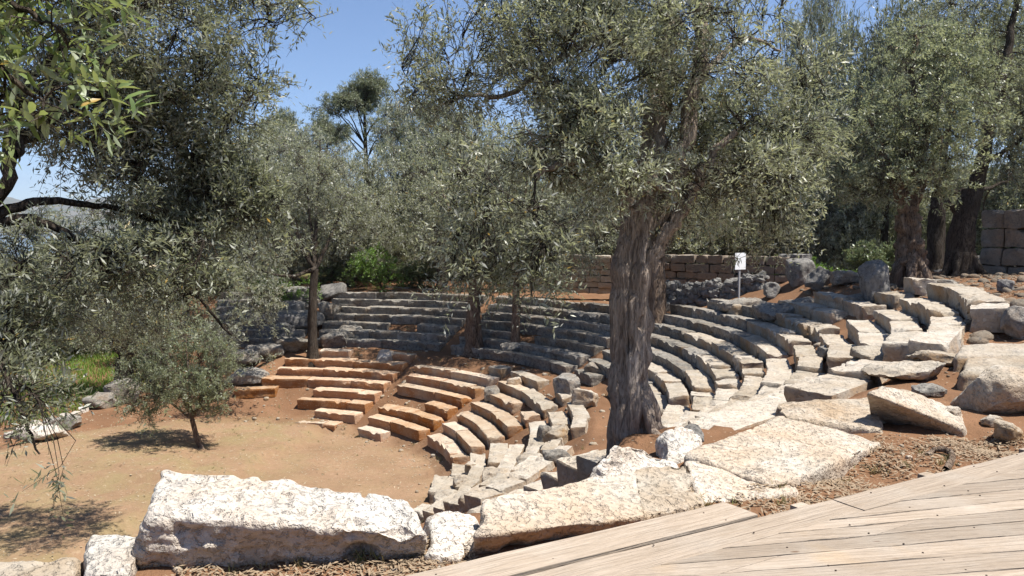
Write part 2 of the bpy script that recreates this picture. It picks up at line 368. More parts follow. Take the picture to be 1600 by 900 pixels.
# ------------------------------------------------------------------ seating
ORD = ['zeroth', 'first', 'second', 'third', 'fourth', 'fifth', 'sixth', 'seventh', 'eighth', 'ninth', 'tenth', 'eleventh', 'twelfth', 'thirteenth', 'fourteenth', 'fifteenth', 'sixteenth', 'seventeenth', 'eighteenth', 'nineteenth', 'twentieth',
       'twenty-first', 'twenty-second', 'twenty-third', 'twenty-fourth', 'twenty-fifth', 'twenty-sixth', 'twenty-seventh', 'twenty-eighth', 'twenty-ninth', 'thirtieth']
rng = np.random.default_rng(11)
def z0_(w, hh, k, dz): return HR*(k+1)+dz-(1-w)*(hh+.10)
def seat_geo(k, th0, th1, seed, dr=0, dz=0, rag=.5, depth=None, twist=0, hgt_=None):
    r0 = rk(k)+dr; L = r0*(th1-th0)*D2R
    nx = max(6, min(26, int(L/.085))); V, F = gridbox(nx, 8, 6); V = np.where(np.arange(3) > 0, np.sin(V*math.pi/2), V)
    e1 = np.abs(V[:, 0]) > 1-1.9/nx; V[:, 0] = np.where(e1 & (np.abs(V[:, 0]) < 1), np.sign(V[:, 0])*.965, V[:, 0])
    V = rounded(V, 60)
    u, v, w = V[:, 0], (V[:, 1]+1)/2, (V[:, 2]+1)/2
    dp = depth or (DR+.06); hh = hgt_ or HR
    ths = (th0+th1)/2 + (th1-th0)/2*u
    lip = .035*(w > .6)
    st_ = vnoise(np.stack([z0_(w, hh, k, dz)*13, ths*.25, 0*u], 1), seed+9)*(v < .3)*.022
    r = r0 - lip + st_ + dp*v + twist*u*.5
    z = HR*(k+1) + dz - (1-w)*(hh+.10)
    P = np.stack([CX+r*np.cos(ths*D2R), CY+r*np.sin(ths*D2R), z], 1)
    sag = r0*(1-math.cos((th1-th0)/2*D2R)); P[:, 0] -= np.cos(ths*D2R)*sag*(1-u*u)*.8; P[:, 1] -= np.sin(ths*D2R)*sag*(1-u*u)*.8
    P = roughen(P, F, .014*rag, 2.4, seed, 2, .01*rag); P = roughen(P, F, .010*rag, 9, seed+1, 3, .012*rag)
    tl_ = (u*np.sin(seed*1.3)*.02 + (v-.5)*np.cos(seed*.7)*.03)*rag; P[:, 2] += tl_
    e = np.maximum(vnoise(P*3.6, seed+5)-.28, 0)   # broken corners
    fr = (w > .7) & ((v < .25) | (np.abs(u) > .85))
    P[:, 2] -= np.where(fr, e*.20*rag, 0)
    return P, F
ST_LOW = [102, 60, 34, 8, -18, -70]
ST_UP = [110, 88, 58, 24, -12, -70]
seats = []
def near_lim(k):           # seating stops at the slabs of the near end wall
    lim = float(th_end(rk(k)+.3))+1
    for th in np.arange(-20, lim, -.5):
        x, y = pol(rk(k)+DR, th)
        if x > 1.0 and y < np.interp(x, _yx, _yy)+.15: return th
    return lim
for k in range(NROW):
    low = k < NLOW; st = ST_LOW if low else ST_UP
    for wi in range(len(st)-1):
        hi, lo = st[wi], st[wi+1]; hi -= .38/rk(k)/D2R; lo += .38/rk(k)/D2R
        if low and wi == 0: hi -= [3, -1, 2, 0, 6, 9, 10, 8][k]; 
        if low and wi == 0 and k == 0: hi, lo = 80, 66
        if low and wi == 1 and k == 0: lo = 48
        if low and wi == 2 and k == 0: continue
        if not low and wi == 0: hi -= rng.uniform(0, 3)
        lo = max(lo, near_lim(k))
        if k >= 15: hi = min(hi, [40, 18, 6, 2, -3, -8][k-15])
        if k >= 18: lo = max(lo, [-46, -38, -30][k-18])
        th = hi; idx = 0
        while th > lo+1.5:
            r = rk(k); tm = th
            mess = 0.12 + .33*(tm < 14) + .22*(tm < -12) if low else .3 + .2*(tm < 0) + .5*(abs(tm+14-(k-8)*.8) < 5)
            L = rng.uniform(1.5, 3.0) if not low and mess < .9 else rng.uniform(1.3, 2.7) if mess < .55 else rng.uniform(.9, 2.0)
            d = L/r/D2R; e = max(th-d, lo)
            if e-lo < .55/r/D2R: e = lo
            idx += 1
            miss = .02 + .08*mess + (.25 if (low and wi == 0 and tm > 88) else 0) + (.25 if k == 7 and tm > 20 else 0) + (.08 if tm < -25 else 0)
            if k in (0,): miss += .15
            q = rng.uniform(size=8)
            if q[0] > miss:
                gap = (.004+(.03+.04*(tm < 0)*low)*q[1]*mess)/r/D2R
                P, F = seat_geo(k, e+gap, th-gap, 1000+k*97+int(th*7) % 900, (q[2]-.5)*(.16+.14*(tm < -15)*low)*mess, (q[3]-.6)*(.13+.08*(tm < -15))*mess, .9+.8*mess, DR*(rng.uniform(.82, 1.0) if not low else rng.uniform(.62, .84) if tm < 0 else rng.uniform(.76, .95) if tm < 20 else rng.uniform(.80, .98)), (q[4]-.5)*.24*mess)
                seats.append(dict(k=k, w=wi, i=idx, th=(th+e)/2, P=P, F=F, mess=mess, q=q[5]))
            th = e
def seen_size(P):
    d = P-EYE; s = d[:, 1]*math.cos(PITCH)-d[:, 2]*math.sin(PITCH)
    x = 800+FX*d[:, 0]/s; y = 450-FX*(d[:, 2]*math.cos(PITCH)+d[:, 1]*math.sin(PITCH))/s
    if s.min() < .3: return 0, 0, 0
    cx, cy = x.mean(), y.mean()
    a = (np.clip(x, 0, 1600).max()-np.clip(x, 0, 1600).min())*(np.clip(y, 0, 900).max()-np.clip(y, 0, 900).min())
    return a, cx, cy
SEAT_KEY = {}
HIDE = {(16, 4, 5), (15, 4, 6), (9, 4, 4), (10, 4, 4), (13, 4, 6), (13, 4, 5), (8, 4, 5), (15, 4, 5), (16, 4, 4), (8, 4, 4), (11, 4, 6), (11, 4, 5), (9, 4, 5), (10, 4, 3), (9, 4, 3), (9, 4, 2), (8, 4, 3), (8, 4, 2), (8, 4, 1), (19, 3, 1), (8, 3, 4), (9, 4, 1), (14, 2, 5), (8, 3, 3), (15, 2, 1), (0, 4, 1), (13, 2, 6), (11, 0, 3)}   # blocks wholly behind the near slabs
mark = {(0, 0): ('the bare earth stairway', -1), (0, 1): ('the bare earth stairway', 1), (0, 2): ('the ruined middle stairway', 1), (0, 3): ('the broken stairway near the giant olive', 1), (0, 4): ('the gap nearest the slabs', 1),
        (1, 0): ('the grey rubble mound', 1), (1, 1): ('the steps beside the rubble mound', 1), (1, 2): ('the gap behind the paired small olives', 1), (1, 3): ('the gap beyond the giant trunk', 1), (1, 4): ('the eastern gap', 1)}
def ord_(n): return ORD[n]
groups = {}
for s_ in seats: groups.setdefault((s_['k'], s_['w']), []).append(s_)
for (k, w), L in groups.items():
    L.sort(key=lambda a: -a['th'])
    tier = 0 if k < NLOW else 1
    if mark[(tier, w)][1] < 0: L = L[::-1]
    for j, s_ in enumerate(L): s_['n'] = j+1
for s_ in seats: s_['a'], s_['cx'], s_['cy'] = seen_size(s_['P']); 
vis = [s_ for s_ in seats if s_['a'] > 0 and -20 < s_['cx'] < 1620]
vis.sort(key=lambda a: -a['a'])
onemat = {}; shown = 0
for s_ in vis:
    k, w, th = s_['k'], s_['w'], s_['th']; tier = 0 if k < NLOW else 1
    if tier == 0:
        bd = th + 16*(s_['q']-.5) - 12 - k*1.5; mt = 'tan_stone' if bd < -4 or (k == 7 and bd < 30) else 'rust_stone' if bd < 20 or k == 7 or s_['q'] < .25 else 'orange_stone'
    else:
        mt = 'grey_stone' if th + 14*(s_['q']-.5) > 6 else 'tan_stone'
    if (k, w, s_['n']) in HIDE: continue
    shown += 1
    if shown <= 300:
        c = s_['P'].mean(0); c[2] = s_['P'][:, 2].min()
        o = make('seat_block', s_['P']-c, s_['F'], M[mt], sharp=38); o.location = [float(v) for v in c]
        col = {'orange_stone': 'orange-stained', 'tan_stone': 'pale tan', 'rust_stone': 'rust-streaked', 'grey_stone': 'dark grey'}[mt]
        kk = k+1 if tier == 0 else k-NLOW+1
        lab = f"{col} seat block, {ord_(s_['n'])} from {mark[(tier, w)][0]}, {ord_(kk)} {'lower' if tier == 0 else 'upper'} row"
        tag(o, lab, 'seat block', 'lower tier seat blocks' if tier == 0 else 'upper tier seat blocks')
        SEAT_KEY[o.name] = (k, w, s_['n'])
    else: onemat.setdefault(mt, Bag()).add(s_['P'], s_['F'])
for mt, b in onemat.items():
    o = make('seat_rubble', *b.out(), M[mt]); tag(o, f'smaller {mt.split("_")[0]} blocks filling the seat rows', 'seat rows', kind='stuff')
print('SEATS', len(seats), len(vis))

# ------------------------------------------------------------------ near stones (measured on the terrace)
def foot(T, z, grow=.03):
    T = np.array(T, float); c = T.mean(0); B = T + (T-c)*grow; B[:, 2] = z; return B
Z = 7.0
# great white fallen block
T = [onz(228, 804, 7.39), onz(666, 836, 7.22), onz(640, 782, 7.26), onz(248, 726, 7.46)]
B = foot(T, Z-.06, .06); B[0] = [*onz(196, 900, 7.0)[:2], Z-.06]; B[1] = [*onz(674, 874, 7.0)[:2], Z-.06]
hexrock('fallen_block', T, B, 3, M['white_stone'], 'great pale pitted limestone block, largest stone at the edge of the terrace', 'stone block', res=(170, 90, 50), rough=.034, freq=3.4, pit=.08, pw=18)
T = [onz(128, 893, 7.12), onz(207, 898, 7.12), onz(222, 836, 7.16), onz(140, 830, 7.16)]
hexrock('wall_block', T, foot(T, Z-.3), 5, M['white_stone'], 'upright pale block wedged against the end of the great white block', 'stone block', res=(30, 26, 22), rough=.022, freq=4, pit=.03)
T = [onz(-160, 915, 7.1), onz(112, 905, 7.1), onz(124, 866, 7.1), onz(-150, 880, 7.1)]
hexrock('wall_block', T, foot(T, Z-.4), 6, M['cream_stone'], 'low cream coping block in the picture corner below the shaded orchestra', 'stone block', res=(40, 20, 14), rough=.022, freq=4, pit=.03)
T = [onz(668, 846, 7.12), onz(748, 838, 7.12), onz(752, 796, 7.15), onz(662, 800, 7.12)]
hexrock('wall_stone', T, foot(T, Z-.3), 7, M['white_stone'], 'small pale stone filling the joint between great block and rugged slab', 'stone', res=(20, 18, 14), rough=.03, freq=5, pit=.03, pw=7)
T = [onz(742, 838, 7.20), onz(1006, 806, 7.10), onz(994, 735, 7.16), onz(758, 778, 7.28)]
B = foot(T, Z-.2, .02); B[0] = [*onz(735, 860, 7.0)[:2], Z-.1]; B[1] = [*onz(1006, 820, 7.0)[:2], Z-.1]
hexrock('rugged_slab', T, B, 8, M['cream_stone'], 'rugged pale slab with rounded end beside the deck edge', 'stone slab', res=(130, 76, 26), rough=.022, freq=3.4, pit=.035, pw=22)
T = [onz(1004, 806, 7.09), onz(1100, 786, 7.06), onz(1072, 720, 7.12), onz(990, 735, 7.14)]
hexrock('cracked_slab', T, foot(T, Z-.2, .0), 9, M['cream_stone'], 'cream slab with hollow end, below the grey lichened boulder', 'stone slab', res=(50, 46, 12), rough=.022, freq=4, pit=.03, pw=30)
T = [onz(1095, 786, 7.05), onz(1252, 768, 7.05), onz(1196, 708, 7.10), onz(1068, 720, 7.11)]
hexrock('cracked_slab', T, foot(T, Z-.2, .0), 10, M['cream_stone'], 'flat worn slab half covered with dead leaves', 'stone slab', res=(70, 46, 10), rough=.022, freq=4, pit=.03, pw=30)
T = [onz(1216, 758, 7.09), onz(1380, 690, 7.08), onz(1220, 648, 7.15), onz(1066, 708, 7.13)]
hexrock('cracked_slab', T, foot(T, Z-.2, .0), 12, M['cream_stone'], 'broad flat cream slab ending in the reddish litter', 'stone slab', res=(90, 64, 10), rough=.022, freq=3, pit=.025, pw=30)
T = [onz(1226, 652, 7.17), onz(1385, 672, 7.10), onz(1362, 620, 7.15), onz(1212, 628, 7.20)]
hexrock('cracked_slab', T, foot(T, Z-.25, .0), 13, M['cream_stone'], 'pale slab lying in the shadow tip of the leaning boulder', 'stone slab', res=(60, 46, 10), rough=.022, freq=4, pit=.025, pw=30)
T = [onz(1500, 582, 7.08), onz(1680, 582, 7.08), onz(1660, 552, 7.10), onz(1510, 555, 7.12)]
hexrock('row_slab', T, foot(T, Z-.3, .02), 61, M['tan_stone'], 'flat tan slab behind the rounded cream boulder', 'stone slab', res=(36, 16, 8), rough=.03, freq=3, pit=.02)
T = [onz(1490, 556, 7.14), onz(1690, 552, 7.16), onz(1680, 534, 7.16), onz(1500, 536, 7.15)]
hexrock('row_slab', T, foot(T, Z-.3, .02), 62, M['tan_stone'], 'raised tan slab, last of the top row by the frame edge', 'stone slab', res=(36, 16, 8), rough=.03, freq=3, pit=.02)
# boulders
def base(px, py, z=7.0): return onz(px, py, z)
T = [onz(902, 748, 7.14), onz(1062, 738, 7.08), onz(1046, 690, 7.22), onz(955, 686, 7.36)]
hexrock('lichened_boulder', T, foot(T, Z-.35, .12), 15, M['white_stone'], 'pale grey lichened boulder at the foot of the giant olive', 'boulder', res=(36, 30, 20), rough=.05, freq=3.5, pit=.03, pw=5, chis=6)
T = [onz(1036, 716, 7.10), onz(1108, 710, 7.05), onz(1090, 668, 7.12), onz(1034, 658, 7.28)]
hexrock('root_rock', T, foot(T, Z-.4, .1), 16, M['white_stone'], 'white rock gripped by the giant olive roots', 'boulder', res=(22, 22, 16), rough=.045, freq=4.5, pit=.03, pw=5, chis=6)
T = [onz(1348, 606, 7.50), onz(1512, 666, 7.06), onz(1490, 632, 7.16), onz(1352, 598, 7.55)]
T = [onz(1350, 612, 7.46), onz(1508, 670, 7.07), onz(1500, 640, 7.10), onz(1372, 594, 7.52)]
B = foot(T, Z-.05, 0); B[0] = [*onz(1362, 655, 7.0)[:2], Z-.1]; B[1] = [*onz(1516, 680, 7.0)[:2], Z-.1]; B[2] += [.25, .35, 0]; B[3] += [.1, .25, 0]
hexrock('leaning_boulder', T, B, 17, M['cream_stone'], 'wedge-shaped tan boulder sloping down to the litter', 'boulder', res=(46, 26, 22), rough=.025, freq=3, pit=.02, pw=9, chis=3)
c = base(1575, 655); rock('pale_boulder', (c[0]+.22, c[1]+.35, Z-.08), (1.05, .85, .60), 12, 31, M['cream_stone'], 'rounded cream boulder with pits at the edge of the reddish ground', 'boulder', res=26, pw=4, chis=8, rough=.05, pit=.05, sink=.03)
c = base(694, 876); rock('white_stone', c, (.24, .16, .10), 8, 33, M['white_stone'], 'small bright white stone lying on dead leaves by the deck', 'stone', res=12, pw=4, chis=8, sink=.1)
c = base(1420, 717); rock('pebble', c, (.055, .045, .035), 8, 34, M['white_stone'], 'white pebble on reddish litter beside the deck', 'pebble', res=6, pw=3, chis=3)
# further rocks, read off one by one: base pixel, width and height in pixels
RK = [(1455, 660, 34, 22, 'grey_stone', 'grey stone behind the tip of the leaning boulder'), (1490, 657, 26, 20, 'tan_stone', 'reddish stone between the two tan boulders'),
      (1555, 668, 30, 16, 'tan_stone', 'tan cobble under the rounded cream boulder'), (1580, 690, 40, 30, 'tan_stone', 'jagged brown stone at the picture edge above the deck'),
      (1512, 492, 26, 22, 'grey_stone', 'pale grey stone on the reddish slope'), (1480, 462, 54, 24, 'grey_stone', 'flat lichened rock at the foot of the hollow olive'),
      (1566, 428, 56, 30, 'grey_stone', 'squared grey block before the masonry wall'), (1372, 470, 46, 62, 'dark_stone', 'dark upright rock beside the hollow olive trunk'),
      (1597, 530, 50, 50, 'grey_stone', 'grey rock cut by the picture edge above the rows'), (1345, 480, 40, 18, 'grey_stone', 'low grey rock among roots of the hollow olive'),
      (1532, 460, 20, 10, 'tan_stone', 'small flat stone on the reddish slope'), (1576, 455, 26, 18, 'dark_stone', 'dark stone on the reddish slope'),
      (1210, 465, 34, 24, 'dark_stone', 'dark round boulder at the end of dry-stone wall'), (1250, 445, 44, 40, 'dark_stone', 'lumpy grey boulder below the rubble bank'),
      (1285, 452, 46, 34, 'dark_stone', 'domed boulder on the rubble bank path'), (1240, 408, 60, 56, 'dark_stone', 'great block at the heart of rubble bank'),
      (1255, 372, 46, 24, 'dark_stone', 'capstone rock on top of rubble bank'), (1290, 402, 60, 30, 'dark_stone', 'long dark rock on the rubble bank'),
      (1330, 420, 60, 34, 'dark_stone', 'dark boulder lower on the rubble bank'), (1352, 400, 44, 26, 'dark_stone', 'dark rock near the green plants behind'),
      (1310, 385, 50, 26, 'dark_stone', 'upper dark rock next to bright weeds'), (1218, 440, 36, 40, 'dark_stone', 'upright rock at the sign end of rubble bank'),
      (1170, 488, 80, 20, 'grey_stone', 'long flat grey rock behind the top row'), (1225, 500, 74, 26, 'grey_stone', 'tilted grey slab behind the top row'),
      (1255, 482, 46, 14, 'grey_stone', 'thin grey slab behind the tilted one'), (1160, 497, 40, 22, 'tan_stone', 'rounded tan stone behind the top row'),
      (460, 478, 62, 30, 'dark_stone', 'slanting capstone of the far rubble mound'), (515, 470, 46, 26, 'dark_stone', 'squared cap rock on the mound beside the broken trunk'),
      (450, 500, 50, 30, 'dark_stone', 'dark rock in the flank of far rubble mound'), (465, 520, 76, 34, 'dark_stone', 'broad dark rock low on the far mound'),
      (430, 532, 60, 26, 'dark_stone', 'low grey rock at the outer foot of the mound'), (512, 505, 34, 34, 'grey_stone', 'grey rock behind the broken trunk'),
      (450, 552, 70, 22, 'grey_stone', 'flat grey slab under the far mound'), (520, 545, 40, 24, 'grey_stone', 'grey stone on the earth steps by the broken trunk'),
      (600, 572, 26, 24, 'white_stone', 'pale boulder sitting on the walkway between tiers'), (547, 530, 36, 20, 'grey_stone', 'grey stone on the steps beside the rubble mound'),
      (768, 628, 30, 24, 'grey_stone', 'pale boulder on the end of an orange row'), (803, 556, 44, 20, 'grey_stone', 'wide grey rock under the small straight olive'),
      (930, 590, 30, 22, 'grey_stone', 'rough grey boulder beside the giant trunk'), (805, 615, 26, 24, 'tan_stone', 'broken tan boulder on the middle stairway'),
      (872, 698, 42, 30, 'tan_stone', 'sharp pale boulder among the broken near rows'), (850, 700, 26, 34, 'grey_stone', 'upright stump of stone among the broken near rows'),
      (890, 625, 50, 36, 'grey_stone', 'great rough rock above the broken near rows'), (915, 640, 40, 30, 'tan_stone', 'split tan rock beside the giant trunk'),
      (735, 745, 18, 22, 'tan_stone', 'small white-faced rock at the orchestra edge'), (700, 795, 44, 26, 'tan_stone', 'flat tan rock where the orchestra meets the slabs'),
      
      (728, 772, 40, 24, 'tan_stone', 'tan rock at the end of the first row'), (775, 762, 44, 26, 'tan_stone', 'pale rock at the end of the second row'), (826, 742, 44, 28, 'tan_stone', 'pale rock at the end of the fourth row'), (870, 728, 40, 26, 'grey_stone', 'grey rock at the end of the sixth row'),
      (380, 600, 70, 20, 'grey_stone', 'flat grey slab at the outer end of the orange rows'), (365, 575, 80, 24, 'grey_stone', 'grey rock on the slope outside the orange rows'), (410, 562, 60, 24, 'grey_stone', 'grey rock below the rubble mound flank'), (395, 520, 60, 30, 'dark_stone', 'dark rock half hidden by pale twigs'),
      (1432, 596, 120, 24, 'tan_stone', 'flat bedded stone between the leaning and rounded boulders'), (1405, 568, 100, 20, 'tan_stone', 'flat stone at the end of curved rows'), (1480, 572, 84, 20, 'tan_stone', 'worn flat stone at the bend of the top ledges'), (1462, 622, 50, 18, 'grey_stone', 'low grey stone behind the crest of leaning boulder'),
      (1268, 430, 74, 54, 'dark_stone', 'massive dark rock under the rubble bank capstones'), (1228, 400, 54, 46, 'dark_stone', 'squared dark rock beside the wall stub'), (1302, 374, 64, 32, 'dark_stone', 'broad rock crowning the rubble bank'), (1385, 420, 54, 44, 'dark_stone', 'dark rock leaning on the hollow trunk'), (1325, 445, 40, 22, 'grey_stone', 'grey rock on the path under rubble bank'), (1192, 440, 40, 30, 'dark_stone', 'loose rock behind the notice board post'),
      (1300, 560, 36, 22, 'grey_stone', 'grey rubble lump between broken upper rows'),
      (1232, 540, 34, 26, 'tan_stone', 'upright tan boulder at the break of upper rows'), (1140, 665, 30, 30, 'dark_stone', 'dark upright stone among near broken rows'),
      (1080, 690, 44, 22, 'dark_stone', 'dark rock in the hollow behind the giant olive'), (1170, 640, 50, 20, 'tan_stone', 'flat tan stone amid near broken rows'),
      (250, 600, 60, 20, 'grey_stone', 'pale rock under the sapling crown at the meadow edge'), (150, 640, 50, 22, 'grey_stone', 'grey rock at the meadow edge'),
      (55, 690, 70, 20, 'white_stone', 'low pale stone edging the meadow'), (95, 672, 44, 20, 'grey_stone', 'small rock in the edging by the meadow'),
      (15, 608, 60, 18, 'grey_stone', 'flat pale rock far across the meadow'), (185, 632, 50, 40, 'grey_stone', 'rock at the foot of the stout meadow olive')]
for n, (px, py, w, h, mt, lb) in enumerate(RK):
    P, s = ground(px, py)
    W, H = w*s/FX, h*s/FX
    rock('rock', (P[0], P[1]+W*.3, P[2]), (W, W*.85, H*1.1), n*37 % 360 if W < H*1.6 else (n*13 % 20)-10, 400+n, M[mt], lb, 'rock', 'loose rocks around the theatre', res=14, pw=5, chis=12, rough=.08, pit=.04, sink=.1, tilt=((n*7 % 17)-8, (n*5 % 15)-7))

# ------------------------------------------------------------------ walls
def block_wall(name, a, b, z0, rows, rowh, bl, thick, seed, mat, label, rag=.02, gap=.012, topmiss=.3, res=(6, 3, 4), curve=0):
    rng = np.random.default_rng(seed); a = np.array(a); b = np.array(b); L = np.linalg.norm(b-a); d = (b-a)/L; nrm = np.array([-d[1], d[0]])
    bag = Bag(); z = z0
    for r in range(rows):
        x = -rng.uniform(0, bl*.5); hh = rowh*rng.uniform(.85, 1.15)
        while x < L:
            w = bl*rng.uniform(.6, 1.5); x1 = min(x+w, L)
            if not (r == rows-1 and rng.uniform() < topmiss) and x1 > 0:
                V, F = gridbox(*res); V = rounded(V, 22)
                if rag > .03: V = chisel(V, rng, 4, .95, 1.3)
                hw = (x1-max(x, 0))/2-gap
                if hw > .04:
                    u = (max(x, 0)+x1)/2 + V[:, 0]*hw; v = V[:, 1]*thick/2+rng.uniform(-1, 1)*rag*2
                    q = u/L*2-1; v = v + curve*(1-q*q)
                    P = np.stack([a[0]+d[0]*u+nrm[0]*v, a[1]+d[1]*u+nrm[1]*v, z+hh/2+V[:, 2]*(hh/2-gap)], 1)
                    P = roughen(P, F, rag, 4, seed+r*31+int(x*10), 3); bag.add(P, F)
            x = x1
        z += hh
    V, F = bag.out(); c = np.array([*((a+b)/2), z0]); o = make(name, V-c, F, mat, sharp=35); o.location = [float(q) for q in c]
    return tag(o, label, 'wall')
def dry_wall(name, a, b, hgt0, hgt1, sz, thick, seed, mat, label):
    rng = np.random.default_rng(seed); a = np.array(a); b = np.array(b); L = np.linalg.norm(b-a); d = (b-a)/L; nrm = np.array([-d[1], d[0]]); bag = Bag()
    n = int(L*max(hgt0, hgt1)/(sz*sz)*2.6)
    V, F = gridbox(20, 2, 3); u = (V[:, 0]+1)/2; x = a[0]+d[0]*u*L+nrm[0]*V[:, 1]*thick*.3; y = a[1]+d[1]*u*L+nrm[1]*V[:, 1]*thick*.3
    bag.add(np.stack([x, y, hgt(x, y)+(V[:, 2]+1)/2*(hgt0+(hgt1-hgt0)*u)*.92*(.9+.25*vnoise(np.stack([u*L*1.5, u*0, u*0], 1), seed))-.05], 1), F)
    for i in range(n):
        u = rng.uniform(0, L); top = hgt0+(hgt1-hgt0)*u/L; w = rng.uniform(0, 1)
        for lay in (-1, 1):
            V, F = gridbox(4, 4, 4); V = chisel(rounded(V, 7), rng, 8)
            P = V*np.array([sz*rng.uniform(.5, 1.0), sz*.6, sz*rng.uniform(.4, .75)])*.62
            P = _rot(P, math.degrees(math.atan2(d[1], d[0]))+rng.uniform(-25, 25), (rng.uniform(-20, 20), rng.uniform(-25, 25)))
            x, y = a+d*u+nrm*(lay*thick/2*(1-.35*w)+rng.uniform(-.06, .06))
            bag.add(P+np.array([x, y, hz(x, y)+w*top]), F)
    V, F = bag.out(); c = np.array([*((a+b)/2), V[:, 2].min()]); o = make(name, V-c, F, mat, sharp=30); o.location = [float(q) for q in c]
    return tag(o, label, 'wall')
A = at(1022, 435, 40.5); Bp = at(1236, 440, 36.5)
zb = at(1100, 445, 38)[2]
block_wall('ashlar_wall', A[:2], Bp[:2], zb-.2, 4, .38, 1.0, .7, 41, M['brown_stone'], 'straight brown ashlar wall behind the white notice board', .035, .014, .15)
A = at(830, 440, 43); Bp = at(985, 440, 40.5)
block_wall('ashlar_wall', A[:2], Bp[:2], at(900, 448, 42)[2]-.3, 6, .36, .95, .7, 43, M['tan_stone'], 'pale stepped ashlar wall beyond the giant trunk, sunlit', .03)
A = at(1036, 462, 36.5); Bp = at(1192, 462, 33.5)
dry_wall('dry_stone_wall', A[:2], Bp[:2], 1.15, .6, .36, .6, 44, M['dark_stone'], 'low dry-stone wall of small rubble in front of the brown ashlar')
A = at(1535, 440, 30); Bp = at(1720, 440, 27)
block_wall('polygonal_wall', A[:2], Bp[:2], hz(A[0], A[1])-.3, 4, .62, 1.0, .9, 45, M['brown_stone'], 'massive masonry wall of large irregular blocks at the hill edge', .05, .02, .25, (8, 4, 6))
A = at(1462, 420, 32); Bp = at(1530, 425, 31)
block_wall('polygonal_wall', A[:2], Bp[:2], hz(A[0], A[1])-.3, 2, .55, .9, .8, 46, M['dark_stone'], 'low dark block wall between the two trunks on the hill', .05, .02, .25, (8, 4, 6))
A = at(1225, 415, 37); Bp = at(1262, 415, 36)
block_wall('terrace_wall', A[:2], Bp[:2], hz(A[0], A[1])-.3, 5, .42, .8, .8, 47, M['dark_stone'], 'short grey wall stub at the corner of the rubble bank', .05, .02, .3, (8, 4, 6))
A = at(600, 462, 50); Bp = at(720, 456, 46.5)
block_wall('rear_wall', A[:2], Bp[:2], at(650, 462, 48)[2]-.3, 2, .34, 1.0, .5, 48, M['grey_stone'], 'pale broken coping wall on the crest of the seating', .04)
# kerb of small stones at the meadow edge
A, _ = ground(-20, 700); Bp, _ = ground(215, 612)
for q in range(13):
    x, y = A[:2]+(Bp[:2]-A[:2])*(q+.5)/13; rg = np.random.default_rng(900+q)
    rock('edging_stone', (x+rg.uniform(-.1, .1), y+rg.uniform(-.12, .12), hz(x, y)), (rg.uniform(.4, .75), rg.uniform(.3, .5), rg.uniform(.22, .42)), math.degrees(math.atan2(*(Bp-A)[1::-1]))+rg.uniform(-20, 20), 950+q, M['white_stone'], f'pale edging stone, {ORD[q+1]} from the frame edge along the meadow', 'stone', 'edging stones along the meadow', res=8, pw=5, chis=9, sink=.15)

# notice board
P, s = at(1156, 444, 33), 33
P[2] = hz(P[0], P[1])
sg = empty('notice_board', P, 'white notice board on a thin post before the brown wall', 'sign')
zt = at(1156, 395, 33)[2]-P[2]; zbm = at(1156, 421, 33)[2]-P[2]; hw = 11*33/FX
t = NT('white board'); M['board'] = t.fin(t.mix(t.ramp(t.noise(t.pos((3, 3, 60)), 3, 2), (.58, 0.0), (.62, .07)), (.87, .88, .89), (.5, .52, .55)), .4, None, .4)
t = NT('grey metal'); M['metal'] = t.fin((.35, .35, .36), .5)
V, F = gridbox(2, 1, 2); make('panel', V*np.array([hw, .015, (zt-zbm)/2])+np.array([0, 0, (zt+zbm)/2]), F, M['board'], sg, False); sg.rotation_euler = (0, 0, .5)
make('post', gridbox(2, 2, 4)[0]*np.array([.03, .03, zbm/2+.1])+np.array([0, .04, zbm/2-.05]), gridbox(2, 2, 4)[1], M['metal'], sg, False)

# ------------------------------------------------------------------ boardwalk
t = NT('weathered timber')
pw_ = t.pos((1, 1, 1), obj=True); pg = t.pos((1.0, 26, 26), obj=True); pf = t.pos((2.6, 130, 130), obj=True)
g = t.n('ShaderNodeNewGeometry'); ri = g.outputs['Random Per Island']
n1 = t.noise(pg, 1.6, 5, .6, .6); n2 = t.noise(pf, 1.2, 3); n3 = t.noise(pw_, 2.3, 4)
c = t.mix(t.ramp(n1, (.3, 0.0), (.7, 1.0)), (.41, .335, .262), (.29, .226, .166))
c = t.mix(t.ramp(n3, (.45, 0.0), (.7, .6)), c, (.40, .345, .285))
c = t.mix(t.ramp(t.noise(pw_, 1.3, 3), (.62, 0.0), (.75, .6)), c, (.44, .30, .16))
c = t.mix(t.ramp(n2, (.55, 0.0), (.70, .6)), c, (.20, .16, .12))
c = t.mix(t.ramp(t.noise(t.pos((.5, 60, 60), obj=True), 1.0, 2), (.66, 0.0), (.69, .7)), c, (.12, .09, .065))
kn = t.vor(t.pos((2.2, 5, 1), obj=True), 1.0); c = t.mix(t.ramp(kn, (.03, .8), (.075, 0.0)), c, (.15, .085, .045))
hv = t.n('ShaderNodeHueSaturation'); t.l(c, hv.inputs['Color']); t.put(hv.inputs['Value'], t.math('MULTIPLY_ADD', ri, .34, .8))
M['timber'] = t.fin(hv.outputs[0], .8, t.bump(t.math('ADD', n1, t.math('MULTIPLY', n2, .8)), .012), .25)
ZD = 7.4
t = NT('rusty iron'); M['nail'] = t.fin((.06, .04, .03), .7)
bw = empty('boardwalk', (0.6, 3.2, 7.0), 'weathered pale timber boardwalk with two edge boards', 'boardwalk')
